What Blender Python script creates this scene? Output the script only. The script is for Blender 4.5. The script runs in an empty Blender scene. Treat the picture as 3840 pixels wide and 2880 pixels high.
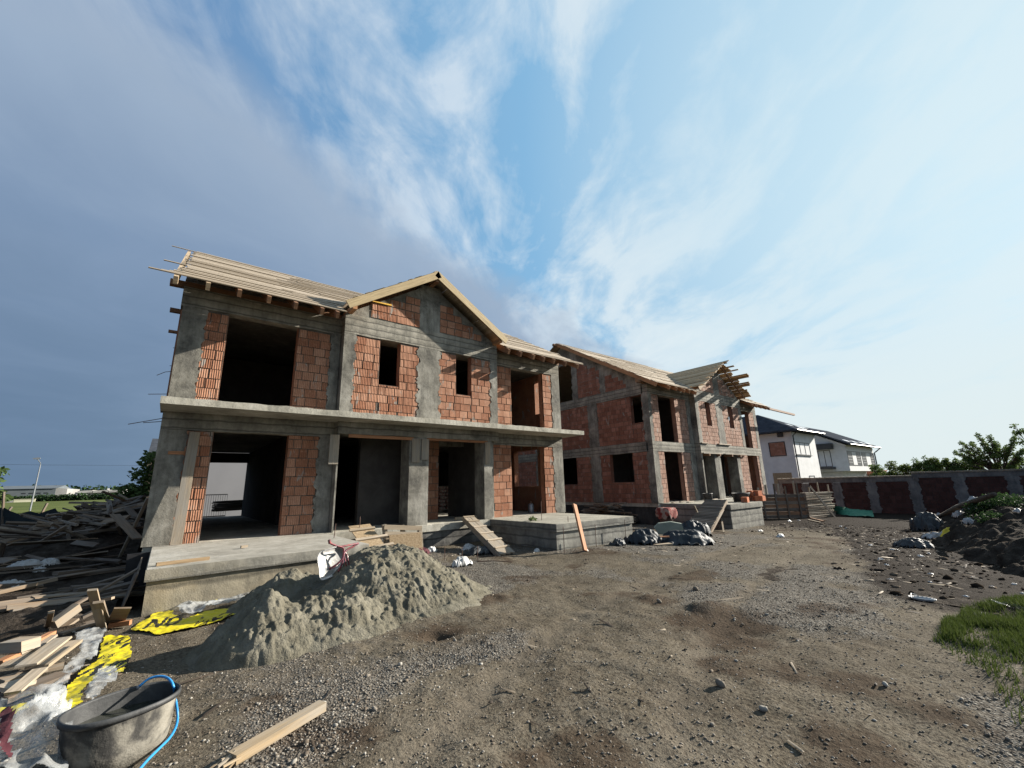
import bpy, bmesh, math, random
import numpy as np
from mathutils import Vector, Matrix
random.seed(7); rng = np.random.default_rng(11)
sc = bpy.context.scene; COL = sc.collection
R = math.radians
# ---------------------------------------------------------------- camera model
PITCH, ROLL, YAW, FPX, EYE = .233802, -.026511, .676481, 1589.4977, 1.70
def cam_axes():
    cp, sp, cr, sr = math.cos(PITCH), math.sin(PITCH), math.cos(ROLL), math.sin(ROLL)
    fw = Vector((math.sin(YAW)*cp, math.cos(YAW)*cp, sp)); rt = Vector((math.cos(YAW), -math.sin(YAW), 0)); up = rt.cross(fw)
    return fw, cr*rt + sr*up, -sr*rt + cr*up
FW, RT, UP = cam_axes()
def slope(x, y=0):
    return float(np.interp(x, [-60, 9, 19, 26, 36, 60, 200], [0, 0, -.38, -.52, -.66, -.7, -.7]))
def at(u, v, z=0.0, ground=False):
    """a spot of the photo (3840 px wide) brought down to height z (or z above the sloping ground)"""
    d = FW + RT*((u-1920)/FPX) - UP*((v-1440)/FPX)
    zz = z
    for _ in range(8):
        t = (zz-EYE)/d.z; p = Vector((d.x*t, d.y*t, zz))
        if not ground: break
        zz = z + slope(p.x, p.y)
    return p
def atY(u, v, Y):
    d = FW + RT*((u-1920)/FPX) - UP*((v-1440)/FPX); t = Y/d.y
    return Vector((d.x*t, Y, EYE + d.z*t))
def zb(a, b): return .57866*a, 2200+.57866*b
def zs(a, b): return 700+.5425*a, 1960+.5425*b
def zl(a, b): return .36157*a, 1640+.36157*b
def z4(a, b): return 1180+.47016*a, 1560+.47016*b
def z5b(a, b): return 1700+.45208*a, 1840+.45208*b
def zr(a, b): return 2680+.5244*a, 1480+.5244*b
def zg(a, b): return 2800+.59057*a, 1900+.59057*b
def zt(a, b): return 3160+.30742*a, 1560+.30742*b
def zq(a, b): return .23508*a, 1680+.23508*b
def zw(a, b): return 2820+.23508*a, 1520+.23508*b
def zk(a, b): return .25316*a, 2080+.25316*b          # left wood pile close-up
def zuu(a, b): return .34358*a, 2440+.34358*b
# ---------------------------------------------------------------- numpy noise
def _h(ix, iy, s):
    n = (ix.astype(np.int64)*374761393 + iy.astype(np.int64)*668265263 + s*974634777) & 0x7fffffff
    n = ((n ^ (n >> 13))*1274126177) & 0x7fffffff
    return ((n ^ (n >> 16)) & 0xffff)/65535.0
def vnoise(x, y, s=0):
    x = np.asarray(x, float); y = np.asarray(y, float)
    ix = np.floor(x); iy = np.floor(y); fx = x-ix; fy = y-iy
    fx = fx*fx*fx*(fx*(fx*6-15)+10); fy = fy*fy*fy*(fy*(fy*6-15)+10)
    a = _h(ix, iy, s); b = _h(ix+1, iy, s); c = _h(ix, iy+1, s); d = _h(ix+1, iy+1, s)
    return (a*(1-fx)+b*fx)*(1-fy) + (c*(1-fx)+d*fx)*fy
def fbm(x, y, s=0, o=4, g=.5):
    t = 0; a = 1; n = 0
    for k in range(o):
        t = t + a*vnoise(x*2**k+17.3*k, y*2**k-9.1*k, s+k); n += a; a *= g
    return t/n
def sstep(a, b, x):
    t = np.clip((np.asarray(x, float)-a)/(b-a), 0, 1); return t*t*(3-2*t)
# ---------------------------------------------------------------- object helpers
WL = {}
def setp(o, label=None, cat=None, group=None, kind=None):
    if label: o['label'] = label
    if cat: o['category'] = cat
    if group: o['group'] = group
    if kind: o['kind'] = kind
    return o
def empty(name, loc, label, cat, group=None):
    o = bpy.data.objects.new(name, None); COL.objects.link(o); o.location = loc; o.empty_display_size = .2
    WL[o.name] = Vector(loc); return setp(o, label, cat, group)
def link_mesh(name, me, mats, parent=None, origin=None, smooth=False):
    o = bpy.data.objects.new(name, me); COL.objects.link(o)
    for m in (mats if isinstance(mats, (list, tuple)) else [mats]): me.materials.append(m)
    if parent is not None:
        off = WL[parent.name]; o.parent = parent; WL[o.name] = off
    else:
        off = Vector(origin) if origin is not None else Vector((0, 0, 0)); o.location = off; WL[o.name] = off
    if off.length > 0: me.transform(Matrix.Translation(-off))
    if smooth: me.polygons.foreach_set('use_smooth', [True]*len(me.polygons))
    return o
class MB:
    """collects boxes, beams, tubes and sheets, then links them as one mesh"""
    def __init__(s): s.v = []; s.f = []; s.m = []; s.uv = []; s.t = []
    def add(s, vs, fs, mat=0, uvs=None, tone=None):
        b = len(s.v); s.v += [tuple(q) for q in vs]
        tone = random.random() if tone is None else tone
        for k, f in enumerate(fs):
            s.f.append([b+i for i in f]); s.m.append(mat); s.t.append(tone)
            s.uv.append(uvs[k] if uvs else [(0, 0)]*len(f))
        return s
    def ob(s, c, ax, ay, az, lx, ly, lz, mat=0, tone=None, jit=0):
        c = Vector(c); X = Vector(ax).normalized()*lx/2; Y = Vector(ay).normalized()*ly/2; Z = Vector(az).normalized()*lz/2
        vs = [c-X-Y-Z, c+X-Y-Z, c+X+Y-Z, c-X+Y-Z, c-X-Y+Z, c+X-Y+Z, c+X+Y+Z, c-X+Y+Z]
        if jit: vs = [q+Vector((random.uniform(-jit, jit), random.uniform(-jit, jit), random.uniform(-jit, jit))) for q in vs]
        fs = [(0, 3, 2, 1), (4, 5, 6, 7), (0, 1, 5, 4), (1, 2, 6, 5), (2, 3, 7, 6), (3, 0, 4, 7)]
        o = random.random()*20; q = random.random()*20
        A = lambda l, w, k: [(o, q+k), (o+l, q+k), (o+l, q+k+w), (o, q+k+w)]
        uv = [[(o, q), (o, q+ly), (o+lx, q+ly), (o+lx, q)], A(lx, ly, 1), A(lx, lz, 2), A(ly, lz, 3), A(lx, lz, 4), A(ly, lz, 5)]
        return s.add(vs, fs, mat, uv, tone)
    def box(s, x0, x1, y0, y1, z0, z1, mat=0, tone=None, jit=0):
        d = (abs(x1-x0), abs(y1-y0), abs(z1-z0)); c = ((x0+x1)/2, (y0+y1)/2, (z0+z1)/2)
        if d[2] > max(d[0], d[1]): return s.ob(c, (0, 0, 1), (1, 0, 0), (0, 1, 0), d[2], d[0], d[1], mat, tone, jit)
        if d[1] > d[0]: return s.ob(c, (0, 1, 0), (-1, 0, 0), (0, 0, 1), d[1], d[0], d[2], mat, tone, jit)
        return s.ob(c, (1, 0, 0), (0, 1, 0), (0, 0, 1), d[0], d[1], d[2], mat, tone, jit)
    def beam(s, p0, p1, w, h, up=(0, 0, 1), mat=0, tone=None, jit=0):
        p0 = Vector(p0); p1 = Vector(p1); X = (p1-p0); L = X.length; X = X/L; Y = Vector(up).cross(X)
        if Y.length < 1e-4: Y = Vector((1, 0, 0))
        Y.normalize(); Z = X.cross(Y); return s.ob((p0+p1)/2, X, Y, Z, L, w, h, mat, tone, jit)
    def tube(s, pts, r, n=8, mat=0, caps=True, tone=None):
        pts = [Vector(p) for p in pts]; rs = r if isinstance(r, (list, tuple)) else [r]*len(pts); b = []; prev = None
        for i, p in enumerate(pts):
            d = (pts[min(i+1, len(pts)-1)]-pts[max(i-1, 0)]).normalized()
            a = d.cross(Vector((0, 0, 1)) if abs(d.z) < .95 else Vector((1, 0, 0))).normalized()
            if prev is not None and a.dot(prev) < 0: a = -a
            prev = a; c = d.cross(a)
            b.append([p + (a*math.cos(2*math.pi*k/n)+c*math.sin(2*math.pi*k/n))*rs[i] for k in range(n)])
        vs = [q for ring in b for q in ring]; fs = []; uv = []; L = 0
        for i in range(len(pts)-1):
            L2 = L+(pts[i+1]-pts[i]).length
            for k in range(n):
                k2 = (k+1) % n; fs.append((i*n+k, i*n+k2, (i+1)*n+k2, (i+1)*n+k)); uv.append([(L, k/n), (L, (k+1)/n), (L2, (k+1)/n), (L2, k/n)])
            L = L2
        if caps: fs += [tuple(range(n-1, -1, -1)), tuple((len(pts)-1)*n+k for k in range(n))]; uv += [[(0, 0)]*n, [(0, 0)]*n]
        return s.add(vs, fs, mat, uv, tone)
    def prism(s, poly, a, b, fn, mat=0, tone=None):
        """polygon (2-D) extruded between a and b; fn(p, q, depth) -> xyz"""
        n = len(poly); vs = [fn(p, q, a) for p, q in poly]+[fn(p, q, b) for p, q in poly]
        fs = [tuple(range(n)), tuple(range(2*n-1, n-1, -1))]+[(i, i+n, (i+1) % n+n, (i+1) % n) for i in range(n)]
        uv = [[(poly[i][0], poly[i][1]) for i in range(n)], [(poly[i][0], poly[i][1]) for i in range(n-1, -1, -1)]]
        for i in range(n):
            (p, q), (p2, q2) = poly[i], poly[(i+1) % n]; uv.append([(p, q), (p+abs(b-a), q), (p2+abs(b-a), q2), (p2, q2)])
        return s.add(vs, fs, mat, uv, tone)
    def build(s, name, mats, parent=None, origin=None, smooth=False, fixn=True, **props):
        me = bpy.data.meshes.new(name); me.from_pydata(s.v, [], s.f)
        uvl = me.uv_layers.new(name='UVMap'); uvl.data.foreach_set('uv', [c for f in s.uv for p in f for c in p])
        me.polygons.foreach_set('material_index', s.m)
        at_ = me.attributes.new('tone', 'FLOAT', 'FACE'); at_.data.foreach_set('value', s.t)
        if fixn:
            bm = bmesh.new(); bm.from_mesh(me); bmesh.ops.recalc_face_normals(bm, faces=bm.faces); bm.to_mesh(me); bm.free()
        o = link_mesh(name, me, mats, parent, origin, smooth); return setp(o, **props)
def grid_mesh(name, X, Y, Z, mask=None, attrs=None, mat_idx=None):
    """regular grid of points -> quads (cells where mask holds)"""
    n, m = X.shape; co = np.stack([X, Y, Z], -1).reshape(-1, 3)
    i, j = np.meshgrid(np.arange(n-1), np.arange(m-1), indexing='ij')
    q = np.stack([i*m+j, (i+1)*m+j, (i+1)*m+j+1, i*m+j+1], -1)
    mi = None
    if mask is not None:
        mi = mat_idx[mask] if mat_idx is not None else None; q = q[mask]
    else: q = q.reshape(-1, 4); mi = mat_idx.reshape(-1) if mat_idx is not None else None
    used = np.unique(q); re = np.zeros(len(co), int); re[used] = np.arange(len(used)); co = co[used]; q = re[q]
    me = bpy.data.meshes.new(name); me.vertices.add(len(co)); me.vertices.foreach_set('co', co.ravel())
    me.loops.add(q.size); me.loops.foreach_set('vertex_index', q.ravel().astype(np.int32))
    me.polygons.add(len(q)); me.polygons.foreach_set('loop_start', np.arange(0, q.size, 4, dtype=np.int32)); me.polygons.foreach_set('loop_total', np.full(len(q), 4, np.int32))
    if mi is not None: me.polygons.foreach_set('material_index', mi.ravel().astype(np.int32))
    me.update(calc_edges=True); me.validate()
    for k, a in (attrs or {}).items():
        t = me.attributes.new(k, 'FLOAT', 'POINT'); t.data.foreach_set('value', np.asarray(a, np.float32).ravel()[used])
    me.polygons.foreach_set('use_smooth', [True]*len(me.polygons))
    return me
def tri_mesh(name, co, faces):
    co = np.asarray(co, np.float32); faces = np.asarray(faces, np.int32); k = faces.shape[1]
    me = bpy.data.meshes.new(name); me.vertices.add(len(co)); me.vertices.foreach_set('co', co.ravel())
    me.loops.add(faces.size); me.loops.foreach_set('vertex_index', faces.ravel())
    me.polygons.add(len(faces)); me.polygons.foreach_set('loop_start', np.arange(0, faces.size, k, dtype=np.int32)); me.polygons.foreach_set('loop_total', np.full(len(faces), k, np.int32))
    me.update(calc_edges=True); return me
def in_poly(px, py, poly):
    px = np.asarray(px); py = np.asarray(py); c = np.zeros(px.shape, bool); n = len(poly)
    for i in range(n):
        x0, y0 = poly[i]; x1, y1 = poly[(i+1) % n]
        if y0 == y1: continue
        t = ((y0 > py) != (y1 > py)) & (px < (x1-x0)*(py-y0)/(y1-y0)+x0); c ^= t
    return c
# ---------------------------------------------------------------- materials
class NT:
    def __init__(s, name):
        s.mat = bpy.data.materials.new(name); s.mat.use_nodes = True; s.nt = s.mat.node_tree
        s.bsdf = s.nt.nodes['Principled BSDF']; s.out = s.nt.nodes['Material Output']
        s.tc = None
    def n(s, t, **kw):
        q = s.nt.nodes.new('ShaderNode'+t)
        for k, v in kw.items():
            if k == 'ins':
                for a, b in v.items(): s.put(q.inputs[a], b)
            else: setattr(q, k, v)
        return q
    def put(s, sock, v):
        if isinstance(v, bpy.types.NodeSocket): s.nt.links.new(v, sock)
        elif isinstance(v, bpy.types.Node): s.nt.links.new(v.outputs[0], sock)
        else: sock.default_value = v
    def co(s, kind='Object'):
        if s.tc is None: s.tc = s.n('TexCoord')
        return s.tc.outputs[kind]
    def map(s, vec, scale=(1, 1, 1), loc=(0, 0, 0), rot=(0, 0, 0)):
        return s.n('Mapping', ins={'Vector': vec, 'Scale': scale, 'Location': loc, 'Rotation': rot}).outputs[0]
    def noise(s, vec, scale, detail=4, rough=.55, dist=0):
        return s.n('TexNoise', ins={'Vector': vec, 'Scale': scale, 'Detail': detail, 'Roughness': rough, 'Distortion': dist}).outputs[0]
    def vor(s, vec, scale, feature='F1', out=0, rand=1):
        q = s.n('TexVoronoi', feature=feature, ins={'Vector': vec, 'Scale': scale, 'Randomness': rand}); return q.outputs[out]
    def ramp(s, fac, stops, interp='LINEAR'):
        q = s.n('ValToRGB', ins={'Fac': fac}); q.color_ramp.interpolation = interp; e = q.color_ramp.elements
        while len(e) < len(stops): e.new(.5)
        for k, (p, c) in enumerate(stops):
            e[k].position = p; e[k].color = (c, c, c, 1) if isinstance(c, (int, float)) else tuple(c)+(1,)
        return q.outputs[0]
    def mix(s, f, a, b, mode='MIX'):
        q = s.n('Mix', data_type='RGBA', blend_type=mode); s.put(q.inputs[0], f)
        for k, v in ((6, a), (7, b)): s.put(q.inputs[k], tuple(v)+(1,) if isinstance(v, tuple) and len(v) == 3 else v)
        return q.outputs[2]
    def math(s, op, a, b=None, c=None, clamp=False):
        q = s.n('Math', operation=op, use_clamp=clamp); s.put(q.inputs[0], a)
        if b is not None: s.put(q.inputs[1], b)
        if c is not None: s.put(q.inputs[2], c)
        return q.outputs[0]
    def attr(s, name): return s.n('Attribute', attribute_name=name).outputs['Fac']
    def bump(s, h, strength=.4, dist=.02, normal=None):
        q = s.n('Bump', ins={'Height': h, 'Strength': strength, 'Distance': dist})
        if normal is not None: s.put(q.inputs['Normal'], normal)
        return q.outputs[0]
    def done(s, color, rough=.85, normal=None, spec=.25, metal=0, **ex):
        s.put(s.bsdf.inputs['Base Color'], tuple(color)+(1,) if isinstance(color, tuple) else color)
        s.put(s.bsdf.inputs['Roughness'], rough); s.put(s.bsdf.inputs['Specular IOR Level'], spec); s.put(s.bsdf.inputs['Metallic'], metal)
        if normal is not None: s.put(s.bsdf.inputs['Normal'], normal)
        for k, v in ex.items(): s.put(s.bsdf.inputs[k], v)
        return s.mat
def scl(c, k): return tuple(min(1, x*k) for x in c)
def m_concrete(name, base, dark, light, board=0, warm=None):
    t = NT(name); p = t.co('Object'); w = t.map(p, (1, 1, 1))
    n1 = t.noise(w, 1.3, 6, .62, .4); n2 = t.noise(w, 9, 6, .6); n3 = t.noise(t.map(p, (5, 5, .7)), 1.6, 4, .6)
    c = t.ramp(n1, [(.34, dark), (.5, base), (.66, light)])
    c = t.mix(t.ramp(n3, [(.45, 0), (.7, .55)]), c, scl(dark, .8))
    c = t.mix(t.math('MULTIPLY', t.ramp(n2, [(.4, 0), (.75, 1)]), .35), c, light)
    if warm: c = t.mix(t.ramp(t.noise(w, .9, 4, .6, .3), [(.5, 0), (.7, .7)]), c, warm)
    sp = t.noise(w, 60, 3, .7); c = t.mix(t.ramp(sp, [(.3, .5), (.42, 0)]), c, scl(dark, .5))
    h = t.math('ADD', t.math('MULTIPLY', n2, .6), t.math('MULTIPLY', sp, .3))
    if board:
        wv = t.n('TexWave', wave_type='BANDS', bands_direction='Z', ins={'Vector': w, 'Scale': board, 'Distortion': 1.2, 'Detail': 3, 'Detail Scale': 2.0}).outputs['Fac']
        c = t.mix(t.ramp(wv, [(.0, .75), (.16, 0)]), c, scl(dark, .6)); h = t.math('ADD', h, t.math('MULTIPLY', wv, .35))
    return t.done(c, .9, t.bump(h, .55, .03), .2)
def m_brick(name, ca, cb, cc, smear=.85):
    t = NT(name); p = t.co('Object'); tone = t.attr('tone')
    c = t.ramp(tone, [(0, ca), (.5, cb), (1, cc)])
    uv = t.co('UV'); rib = t.n('TexWave', wave_type='BANDS', bands_direction='X', wave_profile='SIN', ins={'Vector': uv, 'Scale': 7.0, 'Distortion': .4, 'Detail': 1, 'Detail Scale': 3}).outputs['Fac']
    c = t.mix(t.ramp(rib, [(.06, .36), (.38, 0)]), c, scl(ca, .42))
    n = t.noise(p, 2.4, 5, .65, .3); c = t.mix(t.ramp(n, [(.42, 0), (.72, .6)]), c, scl(ca, .62))
    n2 = t.noise(p, 14, 4, .6); c = t.mix(t.ramp(n2, [(.55, 0), (.75, .45)]), c, scl(cc, 1.2))
    sm = t.noise(t.map(p, (2.2, 2.2, .9)), 2.1, 5, .6, .6); c = t.mix(t.ramp(sm, [(.6, 0), (.67, smear)]), c, (.25, .235, .21))
    return t.done(c, .88, t.bump(t.math('ADD', rib, n2), .5, .012), .15)
def m_wood(name, ca, cb, cc, grey=None, rough=.75):
    t = NT(name); uv = t.co('UV'); tone = t.attr('tone'); rnd = t.n('ObjectInfo').outputs['Random']
    off = t.n('Combine' 'XYZ', ins={'X': t.math('MULTIPLY', rnd, 37.0), 'Y': t.math('MULTIPLY', rnd, 11.0)}).outputs[0]
    v = t.n('VectorMath', operation='ADD', ins={0: uv, 1: off}).outputs[0]
    g = t.noise(t.map(v, (1.2, 22, 1)), 1.5, 5, .6, .8)
    tn = t.math('FRACT', t.math('ADD', tone, rnd))
    c = t.ramp(tn, [(0, ca), (.5, cb), (1, cc)]); c = t.mix(t.ramp(g, [(.3, .7), (.6, 0)]), c, scl(ca, .5))
    kn = t.vor(t.map(v, (1.1, 5, 1)), 1.3); c = t.mix(t.ramp(kn, [(.03, .8), (.09, 0)]), c, scl(ca, .28))
    if grey:
        gn = t.noise(t.map(v, (.7, 3, 1)), 1.4, 5, .6); c = t.mix(t.ramp(gn, [(.4, 0), (.62, .85)]), c, grey)
    return t.done(c, rough, t.bump(g, .35, .008), .2)
def m_mottle(name, stops, scale=3, rough=.8, bump=.4, bscale=25, bd=.02, spec=.25, tonek=0, **ex):
    t = NT(name); p = t.co('Object'); n = t.noise(p, scale, 6, .6, .3)
    if tonek: n = t.math('ADD', n, t.math('MULTIPLY', t.math('SUBTRACT', t.attr('tone'), .5), tonek))
    c = t.ramp(n, stops); h = t.noise(p, bscale, 5, .6)
    return t.done(c, rough, t.bump(h, bump, bd), spec, **ex)
def m_leaf(name, a, b, c_, trans=.25):
    t = NT(name); tone = t.attr('tone'); rnd = t.n('ObjectInfo').outputs['Random']
    col = t.ramp(t.math('FRACT', t.math('ADD', tone, t.math('MULTIPLY', rnd, .3))), [(0, a), (.5, b), (1, c_)])
    d = t.n('BsdfDiffuse', ins={'Color': col}); tr = t.n('BsdfTranslucent', ins={'Color': t.mix(.5, col, scl(c_, 1.5))}); gl = t.bsdf
    t.put(gl.inputs['Base Color'], col); t.put(gl.inputs['Roughness'], .7); t.put(gl.inputs['Specular IOR Level'], .08)
    mx = t.n('MixShader', ins={0: trans, 1: gl.outputs[0], 2: tr.outputs[0]}); t.nt.links.new(mx.outputs[0], t.out.inputs['Surface']); return t.mat
M = {}
M['conc'] = m_concrete('concrete', (.20, .188, .157), (.10, .095, .082), (.31, .29, .245), board=1.6)
M['conc_col'] = m_concrete('column_concrete', (.158, .149, .126), (.066, .063, .056), (.29, .277, .242))
M['conc_slab'] = m_concrete('slab_concrete', (.32, .30, .25), (.19, .18, .15), (.42, .40, .345))
M['conc_porch'] = m_concrete('porch_concrete', (.21, .20, .172), (.12, .115, .10), (.29, .275, .24), board=1.3, warm=(.19, .165, .12))
M['conc_deck'] = m_concrete('screeded_deck', (.26, .245, .21), (.185, .172, .145), (.33, .315, .28))
M['plinth'] = m_concrete('stained_plinth', (.085, .082, .076), (.03, .03, .03), (.17, .165, .15), board=1.3)
M['mortar'] = m_mottle('mortar', [(.3, (.05, .042, .035)), (.7, (.13, .118, .10))], 6, .95, .5)
M['brick'] = m_brick('hollow_brick', (.245, .105, .060), (.325, .160, .098), (.40, .22, .145))
M['brick2'] = m_brick('hollow_brick_pale', (.26, .145, .10), (.33, .20, .15), (.40, .26, .20))
M['brick_red'] = m_brick('red_brick', (.05, .026, .023), (.066, .034, .03), (.085, .044, .039), 0)
M['pine'] = m_wood('fresh_pine', (.25, .20, .14), (.335, .275, .205), (.42, .355, .28))
M['pine_grey'] = m_wood('weathered_pine', (.23, .18, .125), (.29, .235, .17), (.36, .30, .225), grey=(.21, .195, .17))
M['timber'] = m_wood('structural_timber', (.27, .19, .11), (.34, .25, .155), (.42, .32, .21))
M['rafter'] = m_wood('rafter_timber', (.17, .09, .05), (.23, .125, .07), (.30, .17, .095))
M['scrap'] = m_wood('scrap_wood', (.075, .055, .04), (.125, .093, .068), (.23, .175, .125), grey=(.145, .127, .107))
M['oldply'] = m_wood('old_board', (.17, .115, .07), (.23, .16, .10), (.29, .21, .14), grey=(.2, .175, .14))
M['orange_wood'] = m_wood('orange_timber', (.29, .13, .06), (.34, .16, .08), (.38, .19, .10))
M['osb'] = m_mottle('osb', [(.3, (.17, .12, .07)), (.5, (.26, .19, .115)), (.7, (.34, .265, .17))], 22, .8, .3, 40)
M['rust'] = m_mottle('rusty_steel', [(.3, (.05, .035, .03)), (.7, (.13, .07, .05))], 20, .8, .3)
M['steel'] = m_mottle('galvanised_steel', [(.3, (.19, .20, .215)), (.7, (.27, .285, .30))], 5, .45, .1, metal=.6)
M['black_foil'] = m_mottle('black_membrane', [(.3, (.008, .008, .009)), (.7, (.02, .02, .022))], 3, .5, .4, 12)
M['net'] = m_mottle('dark_shade_net', [(.3, (.008, .013, .016)), (.7, (.02, .028, .03))], 2, .9, .5, 6, .05)
M['void'] = m_mottle('shade_toned_plaster', [(.3, (.035, .032, .03)), (.7, (.065, .06, .056))], 2, .95)  # plaster colour darkened to carry the shade of the unlit rooms
M['white'] = m_mottle('white_render', [(.25, (.46, .465, .47)), (.6, (.56, .565, .57)), (.8, (.61, .615, .615))], 1.2, .85, .15, 40)
M['tile'] = m_mottle('dark_roof_tile', [(.3, (.03, .034, .042)), (.7, (.06, .066, .078))], 2, .9, .3, 8, .03, 0)
M['anth'] = m_mottle('anthracite_frame', [(.3, (.02, .021, .024)), (.7, (.035, .036, .04))], 4, .4, .05)
M['glass'] = m_mottle('window_glass', [(.3, (.05, .06, .065)), (.7, (.10, .115, .12))], 1, .08, 0, 5, .01, .3)
EXPO = 1.55; SKYK = 2**-EXPO
# ---------------------------------------------------------------- unfinished houses
FRONT = lambda Y: (lambda a, z, d: (a, Y+d, z))
SIDE = lambda X: (lambda a, z, d: (X+d, a, z))
def pbox(mb, T, a0, a1, z0, z1, d0, d1, mat=0, tone=None):
    p = Vector(T(a0, z0, d0)); q = Vector(T(a1, z1, d1)); mb.box(min(p.x, q.x), max(p.x, q.x), min(p.y, q.y), max(p.y, q.y), z0, z1, mat, tone)
def lay_bricks(mb, T, a0, a1, z0, z1, bl=.30, bh=.235, j=.019, mat=0, clip=None, proud=0.0):
    rows = int(math.ceil((z1-z0)/bh-.05)); ua = Vector(T(1, 0, 0))-Vector(T(0, 0, 0))
    for r in range(rows):
        za = z0+r*bh; zb_ = min(z1, za+bh)-j
        if zb_-za < .03: continue
        a = a0 - random.random()*bl*.2 - (bl/2 if r % 2 else 0); 
        while a < a1-.02:
            l = bl*random.choice([1, 1, 1, 1, 1, .66]); p = max(a, a0); q = min(a+l, a1); a += l
            if q-p < .05: continue
            if clip and not clip((p+q)/2, (za+zb_)/2): continue
            d = random.uniform(0, .009)-proud; ta = random.uniform(-.004, .004)
            c = Vector(T((p+q-j)/2, (za+zb_)/2+ta, d+.03)); n = Vector(T(0, 0, 1))-Vector(T(0, 0, 0))
            mb.ob(c, ua, n, (0, 0, 1), q-p-j, .06, zb_-za, mat)
def brick_wall(par, T, rects, bm, thick=.25, name='brick_wall', mort=None):
    mb = MB()
    for (a0, a1, z0, z1) in rects:
        pbox(mb, T, a0, a1, z0, z1, .03, thick, 0, .3); pbox(mb, T, a0+.006, a1-.006, z0+.004, z1-.004, .02, .031, 1)
        lay_bricks(mb, T, a0, a1, z0, z1)
    return mb.build(name, [bm, mort or M['mortar']], par)
def around(a0, a1, z0, z1, holes):
    """rectangles left of a wall field once its openings are cut out (openings side by side)"""
    out = []; a = a0
    for (h0, h1, k0, k1) in sorted(holes):
        if h0 > a: out.append((a, h0, z0, z1))
        if k0 > z0+.02: out.append((h0, h1, z0, k0))
        if k1 < z1-.02: out.append((h0, h1, k1, z1))
        a = h1
    if a < a1: out.append((a, a1, z0, z1))
    return out
def column(par, T, a0, a1, z0, z1, jl=0., jr=0., d0=-.006, d1=.3, mat='conc_col', step=.055):
    n = max(2, int((z1-z0)/step)); L = []; Rr = []; o = random.random()*50
    for k in range(n+1):
        z = z0+(z1-z0)*k/n; tooth = 1 if int(z/.25) % 2 else -.25
        L.append((a0-jl*(tooth*.8+random.uniform(-.5, .9)), z)); Rr.append((a1+jr*(tooth*.8+random.uniform(-.5, .9)), z))
    mb = MB()
    for k in range(n):
        poly = [L[k], Rr[k], Rr[k+1], L[k+1]]; mb.prism(poly, d0, .02 if (jl or jr) else d1, T)
    if jl or jr: pbox(mb, T, a0+.01, a1-.01, z0+.002, z1-.002, .021, d1)
    return mb.build('column', M[mat], par)
def beam(par, T, a0, a1, z0, z1, d0=-.012, d1=.28, mat='conc', name='ring_beam'):
    mb = MB(); n = max(2, int((a1-a0)/.35)); top = []; bot = []
    for k in range(n+1):
        a = a0+(a1-a0)*k/n; top.append((a, z1)); bot.append((a, z0+random.uniform(-.012, .012)))
    mb.prism(bot+top[::-1], d0, d1, T); return mb.build(name, M[mat], par)
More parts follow.
